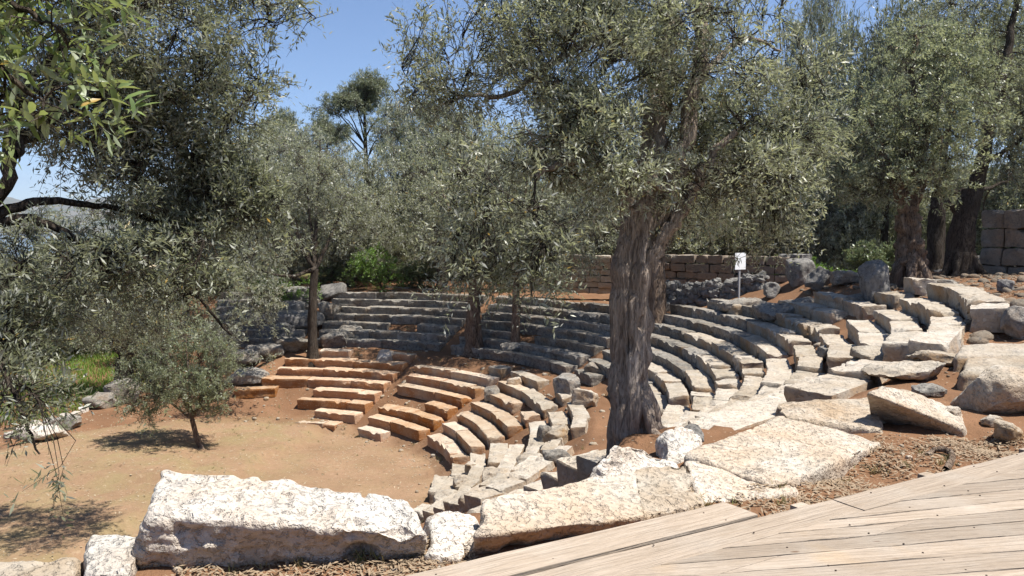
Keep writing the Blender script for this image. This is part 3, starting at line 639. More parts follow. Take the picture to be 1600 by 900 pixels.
def plank(bag, q, ang, org, th=.04, seed=0, nx=24):
    """q: near-west, near-east, far-east, far-west corners (x, y) of the top face"""
    V, F = gridbox(nx, 6, 2); u, v, w = (V[:, 0]+1)/2, (V[:, 1]+1)/2, (V[:, 2]+1)/2
    q = np.array(q, float)
    xy = ((1-u)*(1-v))[:, None]*q[0]+(u*(1-v))[:, None]*q[1]+(u*v)[:, None]*q[2]+((1-u)*v)[:, None]*q[3]
    z = ZD-(1-w)*th; P = np.column_stack([xy, z])
    n = fbm(P*np.array([3, 3, 1]), 3, seed); P[:, 2] += .004*n*(w > .5) + .005*np.sin(seed*2.1)
    e = np.abs(V[:, 1]) > .9; P[:, :2] += (e*.004*vnoise(P*7, seed+3))[:, None]
    c, s = math.cos(-ang), math.sin(-ang); d = P-org
    bag.add(np.stack([c*d[:, 0]-s*d[:, 1], s*d[:, 0]+c*d[:, 1], d[:, 2]], 1), F)
def board_obj(name, bag, ang, org):
    V, F = bag.out(); o = make(name, V, F, M['timber'], bw, True, sharp=40); o.location = [float(a) for a in (org-np.array(bw.location))]; o.rotation_euler = (0, 0, ang)
    m = o.modifiers.new('e', 'EDGE_SPLIT') if False else None
    return o
EA = 29.4*D2R; ed = np.array([math.cos(EA), math.sin(EA)]); en = np.array([-ed[1], ed[0]])
def L2(a, n): return ed*a + en*n         # along / across the edge direction
org = np.array([0, 0, 0.0])
b = Bag()
plank(b, [L2(-2.6, 3.095), L2(3.33, 3.095), L2(3.31, 3.335), L2(-2.6, 3.33)], EA, org, seed=1)
board_obj('edge_board', b, EA, org)
b = Bag(); plank(b, [L2(-2.6, 2.855), L2(3.915, 2.848), L2(3.92, 3.07), L2(-2.6, 3.083)], EA, org, seed=2, nx=40)
plank(b, [L2(3.922, 2.848), L2(8.0, 2.83), L2(8.0, 3.05), L2(3.927, 3.07)], EA, org, seed=3); board_obj('edge_board', b, EA, org)
# deck boards running outward from the inner edge
DA = 9*D2R; b = Bag(); rg = np.random.default_rng(5)
for i in range(-14, 16):
    def line(j):
        P0 = L2(3.62-.40*j*1.0 if j >= 0 else 3.62-.62*j, 2.845); a = (14.5-1.25*j if j < 8 else 5-.3*(j-8))*D2R if j >= 0 else 14.5*D2R; return P0, np.array([math.cos(a), math.sin(a)])
    (p0, d0), (p1, d1) = line(i), line(i+1)
    gp = en*.0
    cuts = [0] + sorted(rg.uniform(.6, 5.0, 1 if i % 2 else 2)) + [7]
    if i == 3: cuts = [0, .62, 3.2, 7]
    for u0, u1 in zip(cuts[:-1], cuts[1:]):
        if u1-u0 < .5: continue
        u0 += .004; u1 -= .004
        nn = np.array([-d0[1], d0[0]])*.011
        plank(b, [p1+d1*u0+nn*.5, p1+d1*u1+nn*.5, p0+d0*u1-nn*.5, p0+d0*u0-nn*.5], DA, org, seed=60+i*3+int(u0), nx=16)
board_obj('deck_boards', b, DA, org)
b = Bag(); rg = np.random.default_rng(77); V0, F0 = gridbox(2, 2, 1); V0 = rounded(V0, 2.2)
for a0 in np.linspace(-2.4, 7.5, 19):
    for n0 in list(np.arange(.2, 2.8, .075))+[2.9, 3.03, 3.14, 3.28]:
        if rg.uniform() < .5 and (n0 < 2.84 or a0 < 3.2 or n0 < 3.1): b.add(V0*np.array([.006, .006, .003])+np.array([a0+rg.uniform(-.02, .02), n0+rg.uniform(-.02, .02), ZD+.003]), F0)
V, F = b.out(); o = make('nail_heads', V, F, M['nail'], bw); o.location = [float(a) for a in -np.array(bw.location)]; o.rotation_euler = (0, 0, EA)
b = Bag()
for a0 in np.linspace(-2.4, 7.5, 9):
    V, F = gridbox(2, 6, 2); b.add(V*np.array([.05, 1.6, .09])+np.array([a0, 1.62, ZD-.14]), F)
V, F = b.out(); o = make('joists', V, F, M['timber'], bw, False); o.location = [float(a) for a in -np.array(bw.location)]; o.rotation_euler = (0, 0, EA)

# ------------------------------------------------------------------ litter, pebbles, root
def litter(name, n, region, seed, ln, wd, mat, label, lift=.012, curl=.3):
    rng = np.random.default_rng(seed); P = region(rng, n); P = P[vnoise(np.column_stack([P*1.9, P[:, 0]*0]), seed+60)+.5*vnoise(np.column_stack([P*6, P[:, 0]*0]), seed+61) > rng.uniform(-.9, .5, len(P))]; n = len(P)
    a = rng.uniform(0, 6.28, n); l = ln*np.clip(rng.lognormal(-.25, .5, n), .2, 2.2); w = wd*rng.uniform(.6, 1.3, n)
    d = np.stack([np.cos(a), np.sin(a), rng.uniform(-curl, curl, n)], 1); s = np.stack([-np.sin(a), np.cos(a), rng.uniform(-.4, .4, n)], 1)
    c = np.column_stack([P[:, 0], P[:, 1], hgt(P[:, 0], P[:, 1])+lift*rng.uniform(.3, 2.2, n)])
    V = np.stack([c-d*l[:, None]/2, c+s*w[:, None]/2, c+d*l[:, None]/2, c-s*w[:, None]/2], 1).reshape(-1, 3)
    return tag(make(name, V, np.arange(n*4).reshape(n, 4), mat), label, name.replace('_', ' '), kind='stuff')
M['dead'] = leaf_mat('dead leaves', [(.20, .125, .07), (.29, .20, .12), (.12, .07, .042), (.40, .32, .23), (.23, .14, .08)], (.28, .21, .14), 0, .1, (.3, .18, .08), .7, .2)
def poly_region(pix, z=7.0):
    Q = [onz(px, py, z)[:2] for px, py in pix]; Q = np.array(Q)
    def f(rng, n):
        lo, hi = Q.min(0), Q.max(0); p = rng.uniform(lo, hi, (n, 2)); ins = np.zeros(n, bool); j = len(Q)-1
        for i in range(len(Q)):
            c = ((Q[i, 1] > p[:, 1]) != (Q[j, 1] > p[:, 1])) & (p[:, 0] < (Q[j, 0]-Q[i, 0])*(p[:, 1]-Q[i, 1])/(Q[j, 1]-Q[i, 1]+1e-12)+Q[i, 0]); ins ^= c; j = i
        return p[ins]
    return f
litter('leaf_litter', 24000, poly_region([(1040, 830), (1085, 760), (1220, 770), (1370, 690), (1600, 680), (1650, 720), (1200, 830)]), 1, .055, .016, M['dead'], 'brown dead leaves and bark chips between slabs and deck', .014)
litter('leaf_litter', 5000, poly_region([(200, 890), (420, 880), (640, 850), (760, 860), (700, 930), (200, 930)]), 2, .055, .013, M['dead'], 'dry leaves below the great white block', .014)
def hillside(rng, n):
    p = np.stack([rng.uniform(6, 22, n), rng.uniform(10, 30, n)], 1); r = np.hypot(p[:, 0]-CX, p[:, 1]-CY); return p[(r > 22.4) & (p[:, 1] > 10.5)]
litter('leaf_litter', 40000, hillside, 3, .09, .035, M['dead'], 'scattered dead leaves on the reddish hill ground', .012)
def disc(rng, n):
    a = rng.uniform(0, 6.28, n); r = 12*np.sqrt(rng.uniform(0, 1, n)); return np.stack([CX-2+r*np.cos(a), CY+1+r*np.sin(a)], 1)
M['chips'] = leaf_mat('pale chips', [(.36, .29, .20), (.27, .19, .11), (.44, .37, .28)], (.36, .29, .20), 0, .1, (.3, .22, .14), .8, .1)
litter('dry_leaves', 12000, disc, 4, .09, .04, M['chips'], 'pale dry leaves scattered over the orchestra earth', .012)
def pebbles(name, n, region, seed, lo, hi, mat, label):
    rng = np.random.default_rng(seed); P = region(rng, n); bag = Bag(); h = hgt(P[:, 0], P[:, 1])
    V0, F = gridbox(3, 3, 3)
    for (x, y), z in zip(P, h):
        V = chisel(rounded(V0, 3), rng, 3)*(lo+(hi-lo)*rng.uniform()**6)*np.array([1, rng.uniform(.6, 1), rng.uniform(.35, .8)])
        bag.add(_rot(V, rng.uniform(0, 360), (rng.uniform(-25, 25), rng.uniform(-25, 25)))+np.array([x, y, z+lo*.2]), F)
    tag(make(name, *bag.out(), mat), label, 'pebbles', kind='stuff')
pebbles('pebbles', 500, poly_region([(1060, 810), (1220, 770), (1370, 690), (1660, 660), (1650, 720), (1200, 810)]), 7, .008, .03, M['tan_stone'], 'small stones among litter by the deck')
pebbles('pebbles', 120, poly_region([(200, 900), (640, 860), (760, 850), (740, 890), (420, 920)]), 8, .008, .03, M['tan_stone'], 'small stones under the great white block')
pebbles('pebbles', 3600, hillside, 9, .025, .22, M['brown_stone'], 'loose stones over the reddish hill ground')
def band(rng, n):
    th = rng.uniform(-48, 100, n); r = rng.uniform(R0-.6, 22, n); return np.stack([CX+r*np.cos(th*D2R), CY+r*np.sin(th*D2R)], 1)
pebbles('rubble', 1500, band, 10, .03, .13, M['tan_stone'], 'small rubble lying between the seat rows')

# curved piece of root on the litter
# ------------------------------------------------------------------ trees
def cat_rom(P, n):
    P = np.asarray(P, float); Q = np.vstack([2*P[0]-P[1], P, 2*P[-1]-P[-2]]); out = []
    m = len(P)-1
    for t in np.linspace(0, m-1e-6, n):
        i = int(t); f = t-i; a, b, c, d = Q[i:i+4]
        out.append(.5*((2*b)+(-a+c)*f+(2*a-5*b+4*c-d)*f*f+(-a+3*b-3*c+d)*f**3))
    return np.array(out)
def tube(bag, P, R, sides=6, flute=None, seed=0):
    P = np.asarray(P, float); n = len(P); T = np.gradient(P, axis=0); T /= np.maximum(np.linalg.norm(T, axis=1), 1e-9)[:, None]
    ref = np.array([1.0, 0, 0]) if abs(T[:, 0]).mean() < .8 else np.array([0, 1.0, 0])
    A = np.cross(T, ref); A /= np.maximum(np.linalg.norm(A, axis=1), 1e-9)[:, None]; B = np.cross(T, A)
    ph = np.arange(sides)*2*math.pi/sides
    R = np.broadcast_to(np.asarray(R, float), (n,))
    RR = np.repeat(R[:, None], sides, 1)
    if flute:
        for i in range(n):
            c = np.stack([np.cos(ph)*flute[1], np.sin(ph)*flute[1], np.full(sides, i/n*flute[2])], 1)+seed*3.7
            RR[i] *= 1+flute[0]*(fbm(c, 3, seed)) - flute[0]*.8*np.maximum(0, .18-np.abs(vnoise(c*1.3+5, seed+2)))*4
    V = P[:, None, :] + RR[:, :, None]*(np.cos(ph)[None, :, None]*A[:, None, :]+np.sin(ph)[None, :, None]*B[:, None, :])
    i = np.arange(n-1)[:, None]*sides; j = np.arange(sides)[None, :]; j2 = (j+1) % sides
    F = np.stack([i+j, i+j2, i+sides+j2, i+sides+j], 2).reshape(-1, 4)
    bag.add(V.reshape(-1, 3), F)
def sample_ells(ells, n, rng, seed, freq, thr):
    w = np.array([e[2] if len(e) > 2 else np.prod(e[1])**.8 for e in ells]); w = w/w.sum(); out = []
    got = 0
    while got < n:
        k = rng.choice(len(ells), n, p=w); d = rng.normal(size=(n, 3)); d /= np.linalg.norm(d, axis=1)[:, None]
        r = rng.uniform(0, 1, n)**(1/2.6); C = np.array([e[0] for e in ells])[k]; R = np.array([e[1] for e in ells])[k]
        p = C+d*R*r[:, None]*(1+.22*vnoise(d*2.3+k[:, None]*7, seed)[:, None])
        keep = vnoise(p*freq, seed+1)+.5*vnoise(p*freq*2.1, seed+2) > thr
        out.append(p[keep]); got += keep.sum()
    return np.concatenate(out)[:n]
def leaves(P, Dm, n_per, rng, ll, lw, tl, droop=.15, spread=.9, fat=False):
    """leaf pairs along twigs starting at P with direction Dm"""
    T = len(P); n = T*n_per
    t = np.tile(np.linspace(.05, 1, n_per), T); k = np.repeat(np.arange(T), n_per)
    d0 = Dm[k]; L = tl*rng.uniform(.6, 1.3, T)[k]
    pos = P[k] + d0*(t*L)[:, None] + rng.normal(size=(n, 3))*tl*.09; pos[:, 2] -= droop*L*t*t
    sd = rng.normal(size=(n, 3)); sd -= (sd*d0).sum(1)[:, None]*d0; sd /= np.maximum(np.linalg.norm(sd, axis=1), 1e-6)[:, None]
    d = d0*.65 + sd*spread; d[:, 2] += .12; d /= np.linalg.norm(d, axis=1)[:, None]
    up = rng.normal(size=(n, 3))*.75 + np.array([0, 0, 1.0])
    s = np.cross(up, d); s /= np.maximum(np.linalg.norm(s, axis=1), 1e-6)[:, None]
    nr = np.cross(d, s)
    ts = rng.uniform(.65, 1.3, T)[k]; l = (ll*ts*rng.uniform(.7, 1.2, n))[:, None]; w = (lw*ts*rng.uniform(.75, 1.2, n))[:, None]/2
    if not fat:
        V = np.stack([pos, pos+d*l*.5-s*w+nr*w*.3, pos+d*l, pos+d*l*.5+s*w+nr*w*.3], 1)
        return V.reshape(-1, 3), np.arange(n*4).reshape(n, 4)
    c = nr*l*.10
    V = np.stack([pos, pos+d*l*.28-s*w*.85+nr*w*.3+c*.5, pos+d*l*.3+c*.5, pos+d*l*.28+s*w*.85+nr*w*.3+c*.5,
                  pos+d*l*.66-s*w*.8+nr*w*.3+c*.5, pos+d*l*.66+c*.5, pos+d*l*.66+s*w*.8+nr*w*.3+c*.5, pos+d*l], 1)
    q = np.array([[0, 1, 2, 2], [0, 2, 3, 3], [1, 4, 5, 2], [2, 5, 6, 3], [4, 7, 5, 5], [5, 7, 6, 6]])
    q = np.array([[1, 4, 5, 2], [2, 5, 6, 3], [0, 1, 2, 3], [5, 4, 7, 6]])
    F = (np.arange(n)[:, None, None]*8 + q[None]).reshape(-1, 4)
    return V.reshape(-1, 3), F
def tree(name, label, cat, base_, trunk, trad, limbs, ells, nt, npl, ll, lw, tl, mats, seed, group=None, freq=.9, thr=-.15, droop=.15, sides=16, flute=(.18, 1.2, 3), tw=1.0, sub=11, post=None, roots=0, rootlen=1.0, fat=False, nseg=24, bmat=None, flare=1.4):
    rng = np.random.default_rng(seed); root = empty(name, base_, label, cat, group); O = np.array(root.location)
    bag = Bag(); nodes = []
    if trunk is not None:
        P = cat_rom(trunk, nseg); R = np.interp(np.linspace(0, 1, nseg), np.linspace(0, 1, len(trad)), trad)
        hgt_ = np.linspace(0, 1, nseg); R = R*(1+(flare-1)*np.exp(-hgt_*14))
        tube(bag, P, R, sides, flute, seed)
        if post: bag.V[-1] = post(bag.V[-1], P, R)
        if roots:
            for q in range(roots):
                a_ = q*6.283/roots+rng.uniform(-.3, .3); rr = R[2]; ln = rr*rng.uniform(1.7, 2.6)*rootlen; dv = np.array([math.cos(a_), math.sin(a_), 0]); b_ = np.array(base_, float)
                e_ = b_+dv*ln; e_[2] = hz(e_[0], e_[1])-.04; m_ = b_+dv*ln*.6; m_[2] = max(hz(m_[0], m_[1]), e_[2])+.02
                tube(bag, cat_rom([b_+dv*rr*.25+np.array([0, 0, rr*1.9]), b_+dv*rr*.85+np.array([0, 0, rr*.8]), m_, e_], 12), np.linspace(rr*.38, rr*.12, 12), 10, (.25, 1.2, 3), seed+q)
        nodes += [(p, r) for p, r in zip(P[nseg//2:], R[nseg//2:])]
    for i, (lp, r0, r1) in enumerate(limbs):
        n = max(6, len(lp)*5); P = cat_rom(lp, n); P[1:] += rng.normal(size=(n-1, 3))*r0*.22
        R = np.linspace(r0, r1, n); tube(bag, P, R, max(7, sides//2), (flute[0]*.7, flute[1], flute[2]) if flute else None, seed+i)
        nodes += [(p, r) for p, r in zip(P[2:], R[2:])]
    if bag.n: make('trunk', bag.out()[0]-O, bag.out()[1], M[mats[0]], root)
    NP = np.array([a for a, _ in nodes]); NR = np.array([r for _, r in nodes])
    A = sample_ells(ells, nt, rng, seed, freq, thr)
    m = max(4, nt//sub); C = A[rng.choice(nt, m, replace=False)]
    lab = np.zeros(nt, int)
    for c0 in range(0, nt, 2000):
        lab[c0:c0+2000] = np.argmin(((A[c0:c0+2000, None]-C[None])**2).sum(2), 1)
    bb = Bag(); ends = np.zeros((nt, 3)); dirs = np.zeros((nt, 3))
    # sub-branches grow outward in order of distance so that later ones may leave earlier ones
    order = np.argsort(np.min(((C[:, None]-NP[None])**2).sum(2), 1)); paths = {}
    for ci in order:
        c = C[ci]; dd = ((NP-c)**2).sum(1); j = int(np.argmin(dd)); p0 = NP[j]; L = math.sqrt(dd[j])
        mid = (p0+c)/2 + rng.normal(size=3)*L*.13 + np.array([0, 0, .10*L])
        P = cat_rom([p0, mid, c], 6); r0 = min(NR[j]*.75, (.008+.011*L)*tw); R = np.linspace(r0, .0045*tw, 6)
        tube(bb, P, R, 5); paths[ci] = P
        if len(NP) < 700: NP = np.vstack([NP, P[3:5]]); NR = np.append(NR, R[3:5])
    for i in range(nt):
        P = paths[lab[i]]; j = rng.integers(2, 6); p0 = P[j]; a = A[i]; v = a-p0; L = np.linalg.norm(v)+1e-6
        mid = (p0+a)/2+rng.normal(size=3)*L*.12; v2 = a-mid; v2 = v2/(np.linalg.norm(v2)+1e-9)
        v2 = v2+rng.normal(size=3)*.35; v2[2] += .1; v2 /= np.linalg.norm(v2)
        e = a+v2*tl; e[2] -= droop*tl
        tube(bb, np.array([p0, mid, a, e]), np.array([.0045, .0035, .0026, .0012])*tw, 3)
        dirs[i] = v2
    make('branches', bb.out()[0]-O, bb.out()[1], M[bmat or 'twig'], root)
    V, F = leaves(A, dirs, npl, rng, ll, lw, tl, droop, .9, fat)
    make('crown', V-O, F, M[mats[1]], root)
    return root
def E(px, py, s, rx, ry, rz=None, w=None):
    """crown lobe: centre seen at a pixel at distance s, radii given in pixels at that distance"""
    k = s/FX; a = (at(px, py, s), np.array([rx*k, (rz or (rx+ry)/2)*k, ry*k]))
    return a if w is None else (*a, w)

# the giant olive
def knots(V, P, R):
    for px, py, ds, a, sg in [(1024, 505, -.05, .10, .10), (1020, 556, -.1, .07, .08), (958, 612, -.1, .05, .12), (965, 470, -.1, .04, .12), (1000, 640, -.15, .05, .14), (984, 541, -.17, -.12, .035), (1003, 508, -.17, -.09, .03), (1012, 560, -.15, -.09, .03),
                          (1006, 600, -.17, -.07, .03), (1006, 630, -.17, -.07, .03), (1008, 660, -.17, -.07, .035), (972, 560, -.17, -.05, .03), (975, 400, -.2, -.10, .045), (978, 360, -.2, -.12, .045), (1018, 470, -.1, -.07, .04), (1004, 430, -.2, .05, .08), (966, 420, -.1, .05, .10), (1025, 665, -.05, .07, .10), (968, 672, -.05, .06, .11)]:
        c = at(px, py, 7.85+ds); dv = V-c; d2 = (dv[:, :2]**2).sum(1)+(dv[:, 2]*(.45 if a < 0 else .8))**2
        i = np.argmin(((V[:, None, 2]-P[None, :, 2])**2), 1); o = V-P[i]; o[:, 2] = 0; o /= np.maximum(np.linalg.norm(o, axis=1), 1e-6)[:, None]
        V = V + o*(a*np.exp(-d2/sg**2))[:, None]
    return V
b0 = np.array([*onz(990, 690, 7.0)]); s0 = 7.85; b0 = at(993, 684, s0); b0[2] = 7.0
tr = [at(993, 706, s0), at(989, 640, s0), at(984, 560, s0), at(985, 470, s0), at(990, 400, s0), at(1003, 330, s0), at(1012, 270, s0+.05)]
limbs = [([at(1008, 330, s0), at(1022, 230, s0+.1), at(1040, 110, s0+.3), at(1048, -20, s0+.5), at(1040, -160, s0+.7)], .15, .06),
         ([at(1020, 380, s0), at(1048, 290, s0-.05), at(1078, 180, s0-.1), at(1098, 60, s0), at(1112, -80, s0+.1)], .11, .05),
         ([at(1012, 420, s0-.1), at(1040, 365, s0-.15), at(1078, 312, s0-.2), at(1100, 262, s0-.2), at(1150, 200, s0-.3)], .085, .03),
         ([at(985, 340, s0), at(960, 270, s0-.3), at(905, 250, s0-.7), at(840, 270, s0-1.0)], .085, .02),
         ([at(1030, 90, s0+.3), at(940, 60, s0+.2), at(850, 110, s0), at(790, 150, s0-.1), at(730, 150, s0-.2), at(680, 170, s0-.2)], .045, .010),
         ([at(1035, 295, s0-.2), at(1000, 275, s0-.5), at(960, 262, s0-.8)], .05, .02),
         ([at(1095, 120, s0), at(1160, 60, s0+.4), at(1220, 80, s0+.7)], .035, .012)]
ells = [E(1010, 70, 8.0, 240, 160, 250), E(1080, 230, 8.2, 170, 130, 190), E(800, 330, 6.7, 120, 125, 90), E(740, 60, 7.4, 110, 100, 130, .35), E(1215, 200, 8.4, 70, 160, 130),
        E(930, 235, 6.9, 120, 100, 90), E(850, 190, 7.2, 110, 90, 110), E(1000, -120, 8.2, 320, 140, 300, 1.1), E(730, 400, 6.5, 50, 65, 60), E(850, 420, 6.6, 55, 50, 50), E(690, 130, 7.2, 60, 50, 60, .1), E(890, 60, 7.5, 120, 100, 130), E(950, 150, 7.4, 70, 80, 60), E(1180, 360, 8.6, 70, 50, 80, .12)]
tree('olive_tree', 'giant olive with furrowed grey trunk standing among the slabs', 'olive tree', b0, tr, [.21, .185, .172, .178, .18, .175, .135], limbs, ells, 5200, 22, .066, .0155, .26, ('bark', 'olive'), 21, post=knots, roots=5, rootlen=.75, freq=1.6, thr=-.02, sides=80, flute=(.26, 1.7, 3.6), nseg=90, flare=1.12)

# overhanging olive to the west
tb = np.array([-4.6, 4.2, 7.0]); s1 = 6.0
tr = [tb, at(-60, 520, 5.6)+np.array([-.6, 0, 0]), at(-60, 380, 5.5), at(-10, 330, 5.5)]
limbs = [([at(-40, 350, 5.5), at(60, 345, 5.6), at(140, 385, 5.8), at(230, 410, 6.0), at(300, 460, 6.2), at(360, 520, 6.4)], .036, .009),
         ([at(-20, 345, 5.5), at(30, 322, 5.6), at(90, 312, 5.8), at(170, 325, 6.1), at(250, 345, 6.4), at(330, 350, 6.6)], .042, .010),
         ([at(-20, 330, 5.5), at(15, 270, 5.5), at(20, 180, 5.6), at(80, 90, 5.9), at(200, 20, 6.2), at(330, -10, 6.6), at(440, 10, 6.8)], .055, .010),
         ([at(15, 240, 5.5), at(60, 200, 5.8), at(160, 150, 6.2), at(280, 150, 6.6), at(380, 200, 6.8)], .06, .012),
         ([at(-50, 400, 5.4), at(-20, 500, 5.2), at(10, 590, 5.1), at(40, 660, 5.0), at(60, 710, 5.0)], .03, .006)]
ells = [E(190, 60, 6.2, 200, 95, 200), E(300, 160, 6.4, 120, 90, 150), E(140, 200, 6.0, 130, 90, 150), E(280, 300, 6.5, 100, 110, 120, .32), E(400, 20, 6.7, 80, 45, 100, .05), E(475, 40, 6.8, 50, 28, 50, .02), E(415, 110, 6.8, 35, 45, 50, .025), E(340, 330, 6.6, 80, 130, 100, .38),
        E(60, 430, 5.7, 110, 80, 110, .13), E(230, 420, 6.0, 130, 70, 90, .17), E(150, -80, 6.2, 330, 90, 260), E(40, 600, 5.1, 55, 60, 40, .05), E(55, 725, 5.0, 40, 40, 30, .05), E(385, 440, 6.5, 55, 90, 50, .22), E(400, 330, 6.7, 70, 90, 60, .2), E(20, 520, 5.4, 60, 60, 60, .08)]
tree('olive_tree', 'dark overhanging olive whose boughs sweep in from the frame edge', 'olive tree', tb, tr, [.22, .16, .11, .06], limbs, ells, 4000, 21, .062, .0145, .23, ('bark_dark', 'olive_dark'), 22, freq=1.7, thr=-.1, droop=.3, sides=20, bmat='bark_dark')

# bright sprays close to the lens
tb = np.array([-3.4, 1.6, 7.0])
tr = [tb, np.array([-3.3, 1.7, 8.3]), np.array([-3.0, 1.9, 9.6]), np.array([-2.6, 2.1, 10.4])]
limbs = [([np.array([-3.0, 1.9, 9.5]), at(-130, 60, 2.3), at(-40, 90, 2.35), at(60, 150, 2.4)], .03, .006), ([np.array([-2.7, 2.0, 10.2]), at(-80, -60, 2.4), at(0, -10, 2.4), at(80, 40, 2.4)], .03, .006)]
ells = [E(50, 110, 2.4, 95, 110, 120), E(-60, 60, 2.4, 120, 150, 150), E(110, 40, 2.6, 70, 60, 80, .004), E(90, 190, 2.45, 60, 45, 60, .004), E(-20, -60, 2.4, 160, 80, 150)]
tree('olive_tree', 'fresh green olive sprays with big bright leaves hanging in the upper corner', 'olive tree', tb, tr, [.12, .10, .07, .04], limbs, ells, 170, 13, .072, .018, .17, ('bark_dark', 'fresh'), 23, freq=4, thr=-.4, fat=True, sides=14, tw=.8)

# hollow olive and dark leaning tree on the hill
def gtree(name, label, cat, px, py, s, topx, topy, r, ells, nt, npl, ll, lw, tl, mats, seed, group=None, lean=None, limbs_px=(), flare=1.5, flute=(.2, 1.3, 3), sides=18, **kw):
    b = at(px, py, s); b[2] = hz(b[0], b[1])
    mid = lean or ((px+topx)/2+(seed % 5-2), (py+topy)/2)
    tr = [b-np.array([0, 0, .15]), at(*mid, s), at(topx, topy, s)]
    limbs = [([at(*q, s+ds) for q, ds in lp], r0, r1) for lp, r0, r1 in limbs_px]
    if not limbs:
        T = at(topx, topy, s)
        for i, e in enumerate(ells[:6]):
            limbs.append(([T, (T+e[0])/2+np.array([0, 0, .12*abs(e[0][2]-T[2])]), e[0]+np.array([0, 0, e[1][2]*.4])], r*.5, r*.12))
    return tree(name, label, cat, b, tr, [r*1.1, r*.95, r*.8], limbs, ells, nt, npl, ll, lw, tl, mats, seed, group, flare=flare, flute=flute, sides=sides, **kw)
gtree('olive_tree', 'stout hollow olive with gnarled brown trunk and rounded crown on the hill', 'olive tree', 1421, 450, 25, 1418, 335, .42,
      [E(1440, 170, 25, 105, 130), E(1360, 220, 25, 85, 95), E(1480, 110, 25.5, 75, 75), E(1400, 285, 24.7, 95, 45), E(1480, 230, 25, 60, 80), E(1430, 70, 25.5, 60, 40), E(1330, 280, 25, 50, 50)], 2600, 16, .13, .04, .34, ('bark_brown', 'olive_green'), 24, freq=.8, thr=-.35, sides=48, nseg=40, flute=(.34, 3.2, 9), flare=1.35, tw=1.6, roots=6)
gtree('olive_tree', 'dark tree leaning over the hollow olive with a forked black trunk', 'tree', 1500, 425, 28.5, 1522, 300, .46,
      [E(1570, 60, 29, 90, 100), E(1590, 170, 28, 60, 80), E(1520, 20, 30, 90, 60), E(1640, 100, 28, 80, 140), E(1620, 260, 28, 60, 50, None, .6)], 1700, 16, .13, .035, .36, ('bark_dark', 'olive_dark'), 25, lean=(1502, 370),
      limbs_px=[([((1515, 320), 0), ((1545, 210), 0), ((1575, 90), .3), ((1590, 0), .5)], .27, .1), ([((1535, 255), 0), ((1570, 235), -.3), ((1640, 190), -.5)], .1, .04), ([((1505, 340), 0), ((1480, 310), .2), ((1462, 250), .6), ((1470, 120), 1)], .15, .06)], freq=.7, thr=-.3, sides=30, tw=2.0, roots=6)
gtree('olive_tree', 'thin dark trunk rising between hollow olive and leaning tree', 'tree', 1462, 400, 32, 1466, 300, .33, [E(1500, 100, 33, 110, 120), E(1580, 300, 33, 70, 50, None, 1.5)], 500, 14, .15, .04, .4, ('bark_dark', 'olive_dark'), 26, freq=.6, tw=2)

# small olives among the seats
gtree('olive_tree', 'twisted two-stemmed brown olive growing on the walkway', 'olive tree', 740, 522, 39, 742, 420, .36, [E(735, 330, 39, 90, 75), E(680, 300, 40, 70, 70), E(770, 260, 40, 80, 70), E(700, 380, 38, 60, 45), E(790, 340, 37, 70, 60)], 1600, 15, .16, .045, .45, ('bark_brown', 'olive'), 27, sides=24, flute=(.3, 2, 5), freq=.6, tw=2)
gtree('olive_tree', 'small straight olive rooted among the upper rows', 'olive tree', 805, 534, 38, 806, 440, .21, [E(810, 390, 38, 70, 65), E(850, 320, 39, 80, 70), E(780, 330, 38, 50, 60), E(880, 390, 37, 70, 45), E(830, 250, 39, 80, 60)], 1600, 15, .15, .04, .4, ('bark_brown', 'olive'), 28, freq=.6, tw=2)
gtree('olive_tree', 'black-stemmed tree on the crest behind the seat rows', 'tree', 689, 472, 46, 688, 400, .36, [E(695, 330, 47, 65, 70), E(720, 260, 48, 80, 70), E(760, 310, 47, 60, 60)], 1400, 15, .18, .05, .5, ('bark_dark', 'olive'), 29, freq=.5, tw=2.4)
gtree('olive_tree', 'brown-stemmed olive standing close behind the giant trunk', 'olive tree', 1024, 492, 34, 1030, 400, .38, [E(1030, 330, 34, 90, 70), E(960, 290, 35, 80, 70), E(1090, 300, 35, 80, 70), E(920, 340, 34, 60, 55), E(1060, 230, 35, 100, 70)], 2000, 15, .14, .04, .4, ('bark_brown', 'olive'), 35, freq=.6, tw=2)
gtree('olive_tree', 'pale bushy olive with a broken stump trunk by the rubble mound', 'olive tree', 489, 548, 40, 492, 420, .24, [E(480, 310, 41, 90, 90), E(430, 350, 40, 70, 80), E(540, 340, 42, 65, 70), E(400, 270, 42, 60, 60), E(500, 240, 42, 60, 45), E(400, 450, 37, 50, 75), E(365, 525, 36, 50, 45), E(410, 540, 36, 30, 30, None, 1)], 2900, 15, .16, .04, .45, ('bark_dark', 'olive_silver'), 30, freq=.5, tw=2, thr=-.25)
gtree('olive_sapling', 'small leaning olive sapling casting a shadow in the orchestra', 'olive tree', 318, 714, 31.4, 300, 655, .11, [E(285, 605, 31.2, 85, 48), E(230, 610, 31, 50, 48), E(330, 615, 31.2, 40, 35), E(290, 545, 31.5, 65, 48), E(250, 560, 31.3, 55, 45), E(335, 575, 31.6, 45, 45), E(240, 650, 31, 35, 22, None, .3)], 1700, 14, .12, .034, .3, ('bark_brown', 'olive_green'), 31, freq=1.1, tw=1.5, thr=-.08, flare=1.2)
gtree('olive_tree', 'stout old olive at the meadow edge with a split trunk', 'olive tree', 192, 632, 41, 195, 560, .5, [E(170, 500, 41, 95, 55), E(240, 470, 42, 70, 70), E(120, 470, 42, 70, 60), E(200, 430, 42, 80, 50), E(300, 500, 40, 50, 45)], 1700, 15, .16, .045, .45, ('bark_dark', 'olive_green'), 32, freq=.5, tw=2)

